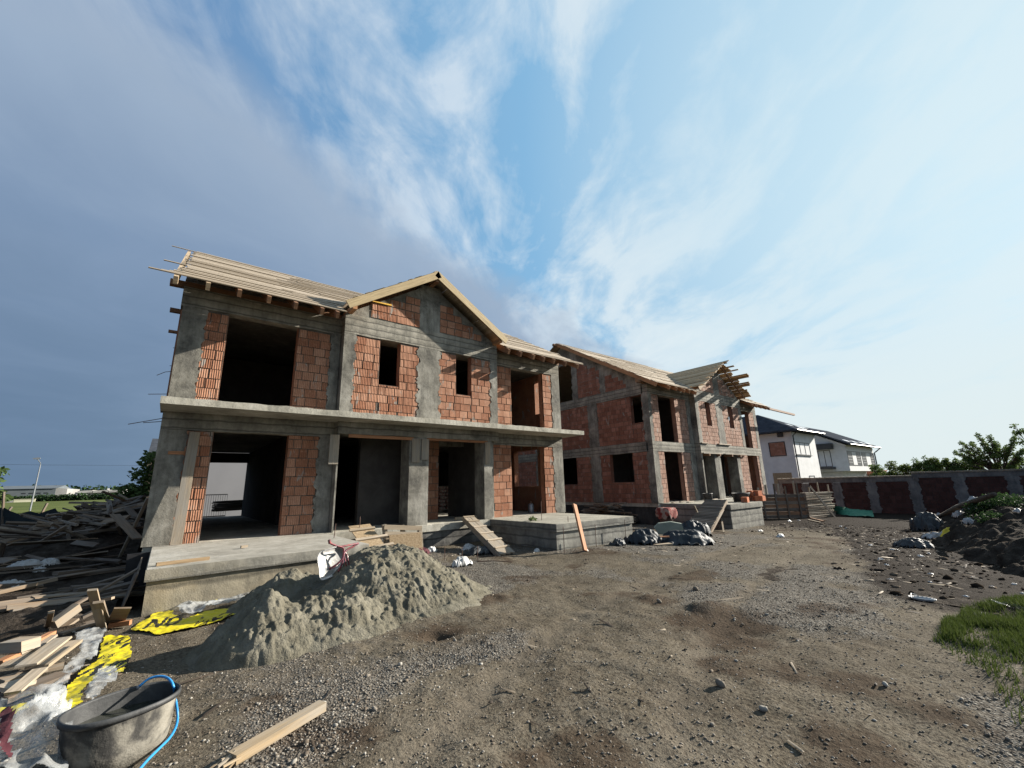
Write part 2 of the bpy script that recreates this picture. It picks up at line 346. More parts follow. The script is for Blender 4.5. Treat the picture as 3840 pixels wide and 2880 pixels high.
def house(H):
    E_ = empty('unfinished_house', (H['xL'], H['Yf'], H['zg']), H['label'], 'house', 'unfinished brick houses')
    xL, xR, Yf, Yb, bl, br, Yk = H['xL'], H['xR'], H['Yf'], H['Yb'], H['bl'], H['br'], H['Yk']
    F, B = FRONT(Yf), FRONT(Yb); zf, z1, zu, zt_, z2 = H['zf'], H['z1'], H['zu'], H['zt'], H['z2']; bm = M[H['brick']]; cx = (bl+br)/2
    # slabs, plinth, back and inner walls
    mb = MB(); mb.box(xL+.03, xR-.03, Yf+.03, Yk-.03, zf-.18, zf); mb.build('floor_slab', M['conc_slab'], E_)
    mb = MB(); mb.box(xL+.05, xR-.05, Yf+.06, Yk-.06, H['zg']-.4, zf-.184); mb.build('plinth', M[H.get('plinth', 'plinth')], E_)
    mb = MB(); mb.box(xL+.02, xR-.02, Yf+.29, Yk-.28, zu+.005, z1-.004); mb.build('upper_floor_slab', M['conc'], E_)
    mb = MB(); mb.box(xL+.26, xR-.26, Yf+.29, Yk-.28, zt_+.25, zt_+.40); mb.build('attic_slab', M['conc'], E_)
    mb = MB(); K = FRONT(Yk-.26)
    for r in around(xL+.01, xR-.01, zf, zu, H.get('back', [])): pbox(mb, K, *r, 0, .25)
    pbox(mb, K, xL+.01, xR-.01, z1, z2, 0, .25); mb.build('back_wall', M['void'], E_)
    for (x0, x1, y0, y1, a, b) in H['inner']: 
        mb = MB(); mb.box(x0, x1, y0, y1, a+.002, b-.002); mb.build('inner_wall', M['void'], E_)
    # side walls
    for X, hl, sgn in ((xL, H['left_holes'], 1), (xR-.25, H['right_holes'], -1)):
        T = SIDE(X)
        if sgn == 1 and H.get('left_detail'): H['left_detail'](E_, T)
        else:
            mb = MB()
            for (za, zb_, hh) in ((zf, zu, hl[0]), (z1, z2, hl[1])):
                for r in around(Yf+.31, Yk-.02, za, zb_, hh): pbox(mb, T, *r, .004, .246)
            mb.build('side_wall', bm, E_)
            g = [(Yf+.31, z2), (Yk-.05, z2), (Yk-.05, H['ze']-.1+.02), (H['Yr'], H['ze']+H['m']*(H['Yr']-H['Ye'])-.25), (Yf+.31, H['ze']+H['m']*(Yf+.31-H['Ye'])-.25)]
            mb = MB(); mb.prism(g, .004, .246, T); mb.build('gable_wall', M['conc_col'], E_)
    # front: ring beams
    beam(E_, F, xL, bl-.003, H['gb'][0], H['gb'][1]); beam(E_, F, br+.003, xR, H['gb'][0], H['gb'][1])
    beam(E_, F, xL, bl-.003, zt_, z2, d1=.29); beam(E_, F, br+.003, xR, zt_, z2, d1=.29)
    beam(E_, B, bl, br, H['bb'][0], H['bb'][1], d0=-.02, d1=Yf-Yb+.3, name='bay_beam')
    beam(E_, B, bl, br, zt_, z2+.1, d0=-.012, d1=Yf-Yb+.29, name='bay_beam')
    beam(E_, F, bl+.01, br-.01, H['bb'][0]+.02, H['bb'][1], d0=.31, d1=.5, name='lintel')
    # front: columns and brick fields of both storeys
    for (a0, a1, za, zb_, jl, jr) in H['cols']: column(E_, F, a0, a1, za, zb_, jl, jr)
    for (a0, a1, za, zb_, jl, jr) in H['bcols']: column(E_, B, a0, a1, za, zb_, jl, jr, d1=Yf-Yb+.28)
    for rects in H['fields']: brick_wall(E_, F, rects, bm)
    for rects in H['bfields']: brick_wall(E_, B, rects, bm)
    # bay gable
    az = H['apex']; hb = H['bslope']; zt2 = z2+.1
    g = [(bl, zt2), (br, zt2), (br, az-.27-hb*(br-cx)), (cx, az-.27), (bl, az-.27-hb*(cx-bl))]
    mb = MB(); mb.prism(g, .004, .25, B); mb.build('bay_gable', M['conc_col'], E_)
    mb = MB()
    for (a0, a1, za, zb_) in H['gbricks']:
        pbox(mb, B, a0, a1, za, zb_-.01, -.002, .004, 1); lay_bricks(mb, B, a0, a1, za, zb_, proud=.02)
    mb.build('gable_brickwork', [bm, M['mortar']], E_)
    # roof: sheathing, rafters, barge boards
    m = H['m']; Ye = H['Ye']; ze = H['ze']; Yr = H['Yr']; sl = math.hypot(1, m); sv = Vector((0, 1/sl, m/sl)); nv = Vector((0, -m/sl, 1/sl)); LS = (Yr-Ye)*sl
    rows = int(LS/.128); lm = MB(); rm = MB(); half = H['half']
    for r in range(rows):
        t = r*.128+.06; y = Ye+t/sl; z = ze+m*(y-Ye); w = min(half, (az-z)/hb) if z < az else 0
        segs = [(H['rx0'], H['rx1'])] if w <= 0 else [(H['rx0'], cx-w+.02), (cx+w-.02, H['rx1'])]
        for si, (s0, s1) in enumerate(segs):
            x = s0+random.uniform(-.07, .05)+H.get('verge', lambda r_, s_: 0)(r, 0) if s0 == H['rx0'] else s0
            e = s1+(random.uniform(-.05, .09)+H.get('verge', lambda r_, s_: 0)(r, 1) if s1 == H['rx1'] else 0)
            tgt = lm if (x+e)/2 < cx else rm
            while x < e-.05:
                l = min(random.uniform(2.2, 4.2), e-x)
                if e-x-l < .5: l = e-x
                c = Vector((x+l/2, y, z))+nv*(.013+random.choice([0, 0, 0, 0, 0, .02, .03])+random.uniform(0, .004))
                lx = l-.012
                if random.random() < .985: (tgt if w > 0 else (lm if c.x < cx else rm)).ob(c, (1, random.uniform(-.003, .003), 0), sv, nv, lx, random.choice([.127, .127, .126, .126, .125, .108]), .024, 0)
                x += l
    lm.build('roof_sheathing', M[H['board']], E_); rm.build('roof_sheathing', M[H['board']], E_)
    mb = MB(); p = Vector(((xL+xR)/2, Yr+(Yk+.6-Yr)/2, 0)); zr_ = ze+m*(Yr-Ye)
    mb.prism([(Yr+.02, zr_+.02), (Yk+.7, zr_-m*(Yk+.7-Yr)), (Yk+.7, zr_-m*(Yk+.7-Yr)-.04), (Yr+.02, zr_-.03)], H['rx0'], H['rx1'], lambda a, b, d: (d, a, b)); mb.build('roof_sheathing', M[H['board']], E_)
    for x in H['rafters']:
        mb = MB(); o = nv*-.092; y0 = Ye-random.uniform(.1, .2); a = Vector((x, y0, ze+m*(y0-Ye)))+o; b = Vector((x, Yr-.05, ze+m*(Yr-.05-Ye)))+o
        mb.beam(a, b, .085, .17, up=nv); mb.build('rafter', M['timber' if x < .3 else H['raft']], E_)
    mb = MB(); mb.box(H['rx0']-.25, bl-.02, Yf+.05, Yf+.2, z2+.004, z2+.15); mb.build('wall_plate', M['rafter'], E_)
    mb = MB(); mb.box(br+.02, xR+.1, Yf+.05, Yf+.2, z2+.004, z2+.15); mb.build('wall_plate', M['rafter'], E_)
    bs = math.hypot(1, hb); Yo = H['Yo']
    for sgn in (-1, 1):
        mb = MB(); dv = Vector((sgn/bs, 0, -hb/bs)); nb = Vector((sgn*hb/bs, 0, 1/bs)); nr = int(half*bs/.128)
        for r in range(nr):
            t = r*.128+.06; z = az-t*hb/bs; y1 = Ye+(z-ze)/m+.25; y0 = Yo-.01+H['bayend'](sgn, r)
            c = Vector((cx, (y0+y1)/2, az))+dv*t+nb*(.014+random.choice([0, 0, .008, .02]))
            mb.ob(c, (0, 1, 0), dv, nb, y1-y0, random.choice([.118, .112, .100] if H['xL'] > 5 else [.127, .126, .125]), .024)
        mb.build('bay_sheathing', M[H['bayboard']], E_)
        for y in (Yo+.05,)+tuple(Yb+.35+k*.65 for k in range(3)):
            mb = MB(); a = Vector((cx, y, az))-nb*.09; b = a+dv*(half*bs-.1 if y < Yb else half*bs-.55)
            mb.beam(a, b, .07, .15, up=nb); mb.build('bay_rafter', M['rafter'], E_)
        if H['barge'][0 if sgn < 0 else 1]:
            mb = MB(); a = Vector((cx, Yo-.035, az))-nb*.11; b = a+dv*(half*bs+.04); mb.beam(a, b, .035, .23, up=nb); mb.build('barge_board', M['timber' if H['xL'] > 5 else 'pine_new'], E_)
        mb = MB(); mb.box(cx+sgn*(br-bl)/2-.06-sgn*.12, cx+sgn*(br-bl)/2+.06-sgn*.12, Yo+.02, Yb+.6, zt2+.003, zt2+.15); mb.build('wall_plate', M['orange_raft'], E_)
    mb = MB(); mb.box(cx-.07, cx+.07, Yo+.0, Yb+1.6, az-.36, az-.2); mb.build('ridge_beam', M['rafter'], E_)
    return E_
M['pine_new'] = m_wood('new_barge_timber', (.38, .29, .165), (.44, .345, .205), (.49, .395, .25))
M['orange_raft'] = m_wood('orange_plate', (.33, .17, .08), (.38, .2, .1), (.42, .23, .12))
M['foam'] = m_mottle('yellow_foam', [(.3, (.55, .30, .04)), (.7, (.65, .42, .08))], 12, .8)
def verge1(r, side):
    if side == 0: return {0: -.62, 1: -.34, 2: -.22, 3: -.16, 14: -.03, 18: -.55, 35: -.06, 59: -.62}.get(r, -.05+.10*r/60)
    return {0: .18, 1: .32, 5: .1, 12: .2}.get(r, 0)
zf, z1, zu = .644, 3.644, 3.494
H1 = dict(label='nearest unfinished brick house with a balcony slab and a timber boarded gable roof', xL=-.26, xR=12.15, Yf=12.05, Yb=11.75, bl=3.41, br=8.76, Yk=24.05, zg=0, zf=zf, z1=z1, zu=zu, zt=6.03, z2=6.51,
    brick='brick', gb=(3.1, 3.49), bb=(3.17, 3.49), back=[(1.3, 2.9, zf+.02, 3.05)],
    inner=[(3.30, 3.48, 12.9, 23.7, zf, zu), (5.95, 6.15, 13.4, 23.7, zf, zu), (3.30, 3.48, 12.7, 23.7, z1, 6.2), (5.95, 6.15, 12.3, 23.7, z1, 6.2), (8.8, 8.95, 12.6, 23.7, z1, 6.2), (3.5, 12.0, 19.6, 19.8, z1, 6.2), (6.2, 12.0, 20.5, 20.7, zf, zu), (4.45, 5.94, 12.9, 13.1, zf, zu), (-.0, 3.3, 17.0, 17.2, z1, 6.2), (8.34, 8.5, 12.36, 14.4, zf, zu), (6.13, 6.155, 12.36, 13.3, zf, zu), (2.9, 3.29, 16, 23.7, zf, zu)],
    left_holes=([], []), right_holes=([(13.27, 14.82, 1.63, 3.13)], [(12.9, 13.3, 4.58, 6.0)]),
    cols=[(-.26, .21, zf, 3.1, 0, .03), (3.05, 3.42, zf, 3.1, .05, 0), (11.66, 12.15, zf, 3.1, .04, 0), (8.45, 8.76, zf, 3.17, 0, 0),
          (-.22, .24, z1, 6.03, 0, .035), (3.16, 3.40, z1, 6.03, .03, 0), (11.72, 12.15, z1, 6.03, .03, 0), (8.77, 8.95, z1, 6.03, 0, .02)],
    bcols=[(3.41, 3.71, z1, 6.03, 0, .05), (5.73, 6.43, z1, 6.03, .07, .06), (8.48, 8.76, z1, 6.03, .05, 0), (5.73, 6.43, 6.61, 8.18, .05, .05),
           (3.43, 3.47, zf, 3.17, 0, 0), (5.49, 6.12, zf, 3.17, 0, 0), (8.16, 8.48, zf, 3.17, 0, .02)],
    fields=[[(.21, .72, zf, 3.1)], [(2.31, 3.05, zf, 3.1)], [(8.77, 9.57, zf, 3.1)], [(11.16, 11.66, zf, 3.1)],
            [(.24, .71, z1, 6.03)], [(2.30, 3.16, z1, 6.03)], [(8.95, 9.64, z1, 6.03)], [(11.24, 11.72, z1, 6.03)],],
    bfields=[around(3.71, 5.73, z1, 6.03, [(4.47, 5.10, 4.655, 6.03)]), around(6.43, 8.48, z1, 6.03, [(7.08, 7.68, 4.655, 6.03)])],
    gbricks=[(4.15, 5.72, 6.66, 6.90), (4.15, 5.72, 6.90, 7.15), (4.72, 5.72, 7.15, 7.40), (5.22, 5.72, 7.40, 7.65), (6.44, 8.10, 6.66, 6.90), (6.44, 7.75, 6.90, 7.15), (6.44, 7.3, 7.15, 7.40), (6.44, 6.95, 7.40, 7.65)],
    apex=8.54, bslope=.625, half=2.8, Yo=11.3, m=.57, Ye=11.25, ze=6.42, Yr=18.05, rx0=-.28, rx1=12.6, verge=verge1, board='pine', bayboard='pine', raft='rafter',
    rafters=[-.40, .18, .79, 1.41, 2.0, 2.64, 3.02, 8.86, 9.4, 10.02, 10.5, 11.08, 11.68, 12.36], barge=(1, 1), bayend=lambda s, r: random.uniform(0, .03))
E1 = house(H1)
brick_wall(E1, FRONT(13.3), [(6.16, 7.34, zf, 3.48)], M['brick'], .2)
mb = MB(); mb.box(6.15, 8.45, 13.31, 13.5, 3.1, 3.48); mb.build('lintel', M['conc_col'], E1)
# parts only the near house has
mb = MB(); pts = []; n = 60
for k in range(n+1): pts.append((-.31+12.61*k/n, 3.644+random.uniform(-.012, .01)))
mb.prism([(-.31, 3.494), (12.30, 3.494)]+pts[::-1], 10.985, 12.33, lambda a, b, d: (a, d, b)); mb.build('balcony_slab', M['conc_slab'], E1)
def porch(par, x0, x1, y0, y1, z0, zt, slab=.17, skew=0., deckm='conc_deck', base='conc_porch'):
    mb = MB(); n = 26; front = [(x0+(x1-x0)*k/n, y0+skew*k/n+random.uniform(-.002, .002)) for k in range(n+1)]
    poly = front+[(x1, y1), (x0, y1)]
    mb.prism(poly, zt-slab, zt-.006, lambda a, b, d: (a, b, d)); p = mb.build('porch_slab', M[base], par)
    mb = MB(); mb.prism([(a+.01, b+.012) for a, b in front]+[(x1-.01, y1-.01), (x0+.01, y1-.01)], zt-.0055, zt, lambda a, b, d: (a, b, d)); mb.build('deck_screed', M[deckm], par)
    mb = MB(); mb.prism([(a+.03*(1 if k == 0 else -1 if k == n else 0), b+.05+random.uniform(-.002, .002)) for k, (a, b) in enumerate(front)]+[(x1-.04, y1), (x0+.04, y1)], z0-.3, zt-slab-.004, lambda a, b, d: (a, b, d)); mb.build('porch_base', M[base+'_base'] if base+'_base' in M else M[base], par)
M['conc_porch_base'] = m_concrete('porch_fill', (.21, .185, .135), (.125, .112, .088), (.275, .245, .185), board=.8, warm=(.22, .175, .11))
porch(E1, -.08, 3.26, 8.45, 12.06, 0, .644, skew=.22)
M['porch_grey'] = m_concrete('board_marked_concrete', (.185, .18, .16), (.10, .098, .09), (.26, .255, .225), board=1.25)
M['deck_worn'] = m_concrete('worn_deck', (.24, .225, .185), (.165, .153, .125), (.30, .285, .24))
porch(E1, 8.30, 11.60, 8.60, 12.06, 0, .648, slab=.2, skew=-.05, deckm='deck_worn', base='porch_grey')
mb = MB(); mb.box(3.28, 8.29, 11.62, 12.1, .45, .640); mb.build('front_deck', M['conc_slab'], E1)
mb = MB(); mb.box(3.27, 8.29, 11.66, 12.12, -.3, .446); mb.build('deck_base', M['plinth'], E1)
for p0, p1 in (((400, 1053), (428, 1052)), ((370, 1212), (398, 1214)), ((178, 1465), (352, 1460))):
    mb = MB(); q = lambda c: (480+.42194*c[0], 860+.42194*c[1]); mb.tube([atY(*q(p0), 12.15), atY(*q(p1), 12.15)+Vector((.08, 0, 0))], .007, 5); mb.build('rebar', M['rust'], E1)
mb = MB(); q = lambda c: atY(480+.42194*c[0], 860+.42194*c[1], 12.2); mb.tube([q((255, 1297)), q((330, 1268)), q((390, 1256))+Vector((.06, 0, 0))], .007, 5); mb.build('rebar', M['rust'], E1)
for a, b in (((0, 230), (255, 180)), ((118, 218), (255, 206))):
    mb = MB(); q = lambda c: atY(480+.4823*c[0], 1480+.4823*c[1], 12.2); mb.tube([q(a), q(b)+Vector((.06, 0, 0))], .008, 5); mb.build('rebar', M['rust'], E1)
mb = MB(); mb.box(-.46, -.2, 12.5, 12.6, 5.98, 6.08); mb.build('putlog', M['rafter'], E1)
mb = MB(); mb.box(-.42, -.2, 12.5, 12.58, 5.46, 5.52); mb.build('putlog', M['rafter'], E1)
# formwork leftovers under the bay beam and the boards nailed to its columns
mb = MB(); mb.box(3.7, 5.6, 11.72, 11.76, 3.07, 3.155); mb.box(6.05, 8.3, 11.72, 11.76, 3.09, 3.155); mb.build('formwork_board', M['orange_wood'], E1)
for x0, x1, z0 in ((3.22, 3.46, 2.35), (5.55, 5.80, 2.42), (5.86, 6.1, 2.5), (8.18, 8.38, 2.4)):
    mb = MB(); mb.box(x0, x1, 11.70, 11.727, z0, 3.12); mb.build('formwork_board', M['pine_grey'], E1)
mb = MB(); mb.prism([(-.06, 2.55), (.36, 2.55), (.36, 2.62), (-.06, 2.62)], -.03, -.014, FRONT(12.05)); mb.build('formwork_board', M['orange_wood'], E1)
mb = MB(); mb.box(4.15, 4.72, 11.70, 11.75, 7.14, 7.175, jit=.02); mb.build('foam_seal', M['foam'] if 'foam' in M else M['orange_wood'], E1)
# ---- second house
M['plinth_dark'] = m_concrete('bituminous_plinth', (.03, .03, .03), (.014, .014, .015), (.055, .054, .052))
def left2(E_, T):
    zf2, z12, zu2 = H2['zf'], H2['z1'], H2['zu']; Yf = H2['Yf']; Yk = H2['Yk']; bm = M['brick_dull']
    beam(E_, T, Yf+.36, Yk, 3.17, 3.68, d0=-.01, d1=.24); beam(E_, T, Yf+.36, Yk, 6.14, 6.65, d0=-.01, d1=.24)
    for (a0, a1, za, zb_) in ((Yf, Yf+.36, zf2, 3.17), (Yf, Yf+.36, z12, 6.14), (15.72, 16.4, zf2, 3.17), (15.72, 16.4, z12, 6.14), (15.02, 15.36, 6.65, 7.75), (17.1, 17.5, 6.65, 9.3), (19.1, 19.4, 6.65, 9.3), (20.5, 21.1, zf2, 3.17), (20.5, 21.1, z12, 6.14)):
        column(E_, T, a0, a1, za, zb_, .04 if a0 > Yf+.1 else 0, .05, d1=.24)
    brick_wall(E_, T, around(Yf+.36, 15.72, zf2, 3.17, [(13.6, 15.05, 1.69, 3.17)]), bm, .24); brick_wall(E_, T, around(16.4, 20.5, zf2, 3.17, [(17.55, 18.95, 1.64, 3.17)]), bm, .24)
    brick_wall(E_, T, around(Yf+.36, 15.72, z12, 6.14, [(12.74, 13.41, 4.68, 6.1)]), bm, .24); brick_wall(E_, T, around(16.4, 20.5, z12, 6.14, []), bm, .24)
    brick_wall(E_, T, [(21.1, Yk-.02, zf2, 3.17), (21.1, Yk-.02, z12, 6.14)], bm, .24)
    zl_ = lambda y: H2['ze']+H2['m']*((y-H2['Ye']) if y < H2['Yr'] else (2*H2['Yr']-H2['Ye']-y))-.2
    mb = MB(); mb.prism([(Yf+.3, 6.655), (17.1, 6.655), (17.1, zl_(17.1)), (Yf+.3, zl_(Yf+.3))], .012, .235, T)
    mb.prism([(17.1, 9.0), (19.4, 9.0), (19.4, zl_(19.4)), (H2['Yr'], zl_(H2['Yr'])), (17.1, zl_(17.1))], .012, .235, T)
    mb.prism([(19.4, 6.655), (Yk, 6.655), (Yk, zl_(Yk)), (19.4, zl_(19.4))], .012, .235, T); mb.build('gable_wall', M['conc_col'], E_)
    mb = MB()
    for a0, a1 in ((13.6, 15.02), (15.36, 17.1), (19.4, 22.5)):
        mb = MB()
        for r in range(12):
            za = 6.67+.235*r
            lay_bricks(mb, T, a0, a1, za, za+.235, clip=lambda a, z: z < zl_(a-.1)-.5 and z < zl_(a+.1)-.5, proud=.004)
        mb.build('gable_brickwork', [bm, M['mortar_pale']], E_)
    s = H2['m']; y0 = H2['Ye']; zz = H2['ze']; mb = MB(); nv = Vector((0, -s, 1)).normalized()
    mb.beam(Vector((H2['rx0']+.02, y0-.05, zz-.03*s))-nv*.09, Vector((H2['rx0']+.02, H2['Yr'], zz+s*(H2['Yr']-y0)))-nv*.09, .04, .2, up=nv); mb.build('barge_board', M['orange_raft'], E_)
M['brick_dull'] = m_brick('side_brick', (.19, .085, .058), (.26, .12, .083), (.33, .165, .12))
M['mortar_pale'] = m_mottle('pale_mortar', [(.3, (.12, .11, .10)), (.7, (.22, .205, .185))], 6, .95)
f2, g2, u2 = .65, 3.68, 3.6
M['bay_pine'] = m_wood('bay_boards', (.32, .215, .115), (.50, .355, .20), (.66, .50, .31))
def bayend2(s, r):
    if s < 0: return -.35+random.uniform(-.08, .1) if r > 1 else -.6
    return {0: -.35, 1: -.15, 2: -.62, 3: -.25, 4: -.7, 5: -.22, 6: -.12, 7: -1.0, 8: -.95, 9: -.3, 10: -.2, 11: -.75, 12: -.7, 13: -.2, 14: -.35}.get(s and int(r*.66), -.3)+random.uniform(-.03, .03)
H2 = dict(label='second unfinished brick house farther along, boarded gable with ragged plank ends', xL=18.80, xR=31.6, Yf=12.32, Yb=12.0, bl=22.87, br=28.6, Yk=24.3, zg=-.45, zf=f2, z1=g2, zu=u2, zt=6.14, z2=6.65,
    plinth='plinth_dark', brick='brick2', gb=(3.18, 3.68), bb=(3.17, 3.66), back=[],
    inner=[(22.6, 22.8, 13.2, 24, f2, u2), (25.6, 25.8, 14, 24, f2, u2), (22.6, 22.8, 12.8, 24, g2, 6.3), (25.6, 25.8, 12.6, 24, g2, 6.3), (28.6, 28.8, 13.6, 24, f2, u2), (19.2, 22.5, 16.5, 16.7, f2, u2), (19.2, 22.5, 16.5, 16.7, g2, 6.3), (22.9, 25.5, 13.6, 13.8, f2, u2), (25.9, 28.5, 13.6, 13.8, f2, u2)],
    left_holes=([], []), right_holes=([], [(12.75, 14.2, 4.6, 6.14)]), left_detail=left2,
    cols=[(18.795, 19.24, f2, 3.18, 0, .04), (22.33, 22.86, f2, 3.18, .04, 0), (31.1, 31.6, f2, 3.18, .04, 0), (18.795, 19.03, g2, 6.14, 0, .04), (22.45, 22.86, g2, 6.14, .04, 0), (31.2, 31.6, g2, 6.14, .03, 0)],
    bcols=[(22.87, 23.2, g2, 6.14, 0, .05), (25.25, 26.0, g2, 6.14, .05, .06), (28.28, 28.6, g2, 6.14, .05, 0), (25.3, 25.95, 6.75, 8.3, .05, .05), (22.88, 23.0, f2, 3.17, 0, 0), (24.3, 25.0, f2, 3.17, 0, 0), (27.1, 27.5, f2, 3.17, 0, 0)],
    fields=[[(19.24, 19.78, f2, 3.18)], [(21.43, 22.33, f2, 3.18)], [(28.61, 28.95, f2, 3.18)], [(30.78, 31.1, f2, 3.18)], [(19.03, 19.71, g2, 6.14)], [(21.28, 22.45, g2, 6.14)], [(28.61, 29.2, g2, 6.14)], [(30.45, 31.2, g2, 6.14)]],
    bfields=[around(23.2, 25.25, g2, 6.14, [(24.02, 24.57, 4.75, 6.14)]), around(26.0, 28.28, g2, 6.14, [(26.8, 27.4, 4.78, 6.14)]), [(27.5, 28.6, f2, 3.17)]],
    gbricks=[(23.6, 25.28, 6.78, 7.03), (23.9, 25.28, 7.03, 7.28), (24.25, 25.28, 7.28, 7.53), (24.6, 25.28, 7.53, 7.78), (25.97, 27.9, 6.78, 7.03), (25.97, 27.5, 7.03, 7.28), (25.97, 27.1, 7.28, 7.53), (25.97, 26.7, 7.53, 7.78)],
    apex=8.70, bslope=.62, half=3.05, Yo=11.6, m=.585, Ye=11.5, ze=6.46, Yr=18.3, rx0=18.4, rx1=32.2, verge=lambda r, s: 0, board='pine', bayboard='bay_pine', raft='orange_raft',
    rafters=[19.4, 20.1, 20.75, 21.4, 22.0, 29.0, 29.7, 30.4, 31.1, 31.8], barge=(1, 0), bayend=bayend2)
E2 = house(H2)
M['block_porch'] = m_concrete('block_porch_concrete', (.20, .193, .168), (.12, .116, .104), (.27, .26, .225), board=1.1)
mb = MB(); mb.beam((31.7, 11.45, 6.34), (36.45, 11.5, 6.30), .12, .13); mb.build('eave_beam', M['rafter'], E2)
porch(E2, 19.03, 22.0, 8.98, 12.33, -.45, .644, slab=.22, skew=-.1, deckm='deck_worn', base='block_porch')
mb = MB(); mb.box(22.02, 31.5, 11.85, 12.36, .45, .640); mb.build('front_deck', M['conc_slab'], E2)
mb = MB(); mb.box(22.02, 31.48, 11.9, 12.34, -.6, .446); mb.build('deck_base', M['plinth'], E2)
mb = MB(); q = at(*zr(180, 45), 6.5); mb.box(18.1, 18.5, 18.2, 18.36, 10.2, 10.34); mb.build('ridge_beam', M['rafter'], E2)
for x in (23.4, 24.6, 26.1, 27.2):
    mb = MB(); mb.box(x, x+.09, 11.8, 12.3, 3.0, 3.12); mb.build('formwork_board', M['rafter'], E2)
mb = MB(); mb.box(22.9, 25.1, 11.86, 11.97, 3.12, 3.16); mb.box(25.4, 28.3, 11.86, 11.97, 3.13, 3.162); mb.build('formwork_board', M['pine_grey'], E2)
mb = MB(); mb.box(22.95, 23.7, 11.9, 12.0, 3.685, 3.73); mb.box(24.9, 26.4, 11.9, 12.0, 3.685, 3.74); mb.build('formwork_board', M['pine'], E2)
# ---------------------------------------------------------------- ground
def t_ground():
    t = NT('ground_soil'); p = t.co('Object'); dk = t.attr('dark'); gr = t.attr('gravel'); fr = t.attr('far'); dp = t.attr('damp'); tk = t.attr('track')
    n1 = t.noise(p, .8, 6, .6, .3); n2 = t.noise(p, 6, 6, .65, .2); n3 = t.noise(p, 34, 4, .65)
    c = t.ramp(n1, [(.3, (.064, .052, .038)), (.5, (.098, .083, .061)), (.72, (.135, .117, .09))])
    c = t.mix(t.ramp(n2, [(.4, 0), (.68, .6)]), c, (.135, .118, .094)); c = t.mix(t.ramp(n3, [(.38, .75), (.54, 0)]), c, (.036, .028, .021))
    cell = t.n('TexVoronoi', ins={'Vector': p, 'Scale': 46.0}); g2 = t.n('TexVoronoi', ins={'Vector': p, 'Scale': 20.0})
    gc = t.ramp(t.n('SeparateColor', ins={0: cell.outputs[1]}).outputs[0], [(0, (.07, .062, .053)), (.5, (.13, .12, .105)), (1, (.21, .198, .176))])
    gc = t.mix(t.ramp(cell.outputs[0], [(.35, 0), (.75, .8)]), gc, (.04, .034, .028))
    edge = t.math('ADD', gr, t.math('MULTIPLY', t.math('SUBTRACT', n2, .5), .9))
    gm = t.ramp(edge, [(.32, 0), (.62, .85)]); c = t.mix(gm, c, gc)
    c = t.mix(t.math('MULTIPLY', tk, .45), c, (.118, .10, .078))
    dm = t.ramp(t.math('ADD', dp, t.math('MULTIPLY', t.math('SUBTRACT', t.noise(p, 3.1, 7, .7, .5), .5), 1.5)), [(.45, 0), (.85, .75)]); c = t.mix(dm, c, (.042, .029, .02))
    dkm = t.ramp(t.math('ADD', dk, t.math('MULTIPLY', t.math('SUBTRACT', n2, .5), .7)), [(.35, 0), (.7, .95)])
    c = t.mix(dkm, c, t.ramp(n3, [(.35, (.009, .007, .006)), (.7, (.026, .020, .016))]))
    c = t.mix(fr, c, t.ramp(n1, [(.3, (.06, .065, .03)), (.7, (.11, .10, .055))]))
    h = t.math('ADD', t.math('MULTIPLY', n3, .5), t.math('MULTIPLY', t.math('MULTIPLY', t.math('SUBTRACT', 1.0, cell.outputs[0]), gm), .55)); h = t.math('ADD', h, t.math('MULTIPLY', n2, .6))
    return t.done(c, .92, t.bump(h, .9, .035), .02)
M['ground'] = t_ground()
def lumps(x, y, r=1.0):
    """soft mounds that belong to the terrain"""
    return 0
TRK = [at(u, v, 0, True) for u, v in ((1750, 3300), (2010, 2880), (2200, 2560), (2420, 2330), (2640, 2175), (2860, 2070), (3050, 2010))]
def track(x, y):
    x = np.asarray(x, float); y = np.asarray(y, float); best = np.full(x.shape, 1e3)
    for a, b in zip(TRK, TRK[1:]):
        dx, dy = b.x-a.x, b.y-a.y; L2 = dx*dx+dy*dy; t = np.clip(((x-a.x)*dx+(y-a.y)*dy)/L2, 0, 1); best = np.minimum(best, np.hypot(x-a.x-t*dx, y-a.y-t*dy))
    return np.exp(-((best-.78)/.17)**2)*(.35+.9*fbm(x*1.1, y*1.1, 901, 3))
def relief(x, y):
    d = np.hypot(x-2, y-2); f = 1/(1+(d/22)**2)
    z = .12*(fbm(x*.33, y*.33, 3, 3)-.5) + .045*(fbm(x*1.7, y*1.7, 5, 3)-.5) + .055*(fbm(x*5, y*5, 9, 4, .65)-.5)*sstep(30, 8, d)
    z = z*f-.028*track(x, y)
    for (u, v, r_, dd) in ((*zs(1735, 780), .16, -.11), (2740, 2390, .5, -.05), (2790, 2340, .35, -.05), (2720, 2280, .3, .06), (2640, 2290, .18, .07), (2440, 2250, .2, .05)):
        q = at(u, v, 0, True); z = z + dd*np.exp(-((x-q.x)**2+(y-q.y)**2)/r_**2)*(.7+.6*fbm(x*7, y*7, 31, 2))
    return z
def gnd(x, y): return slope(x, y)+float(relief(np.array([x]), np.array([y]))[0])
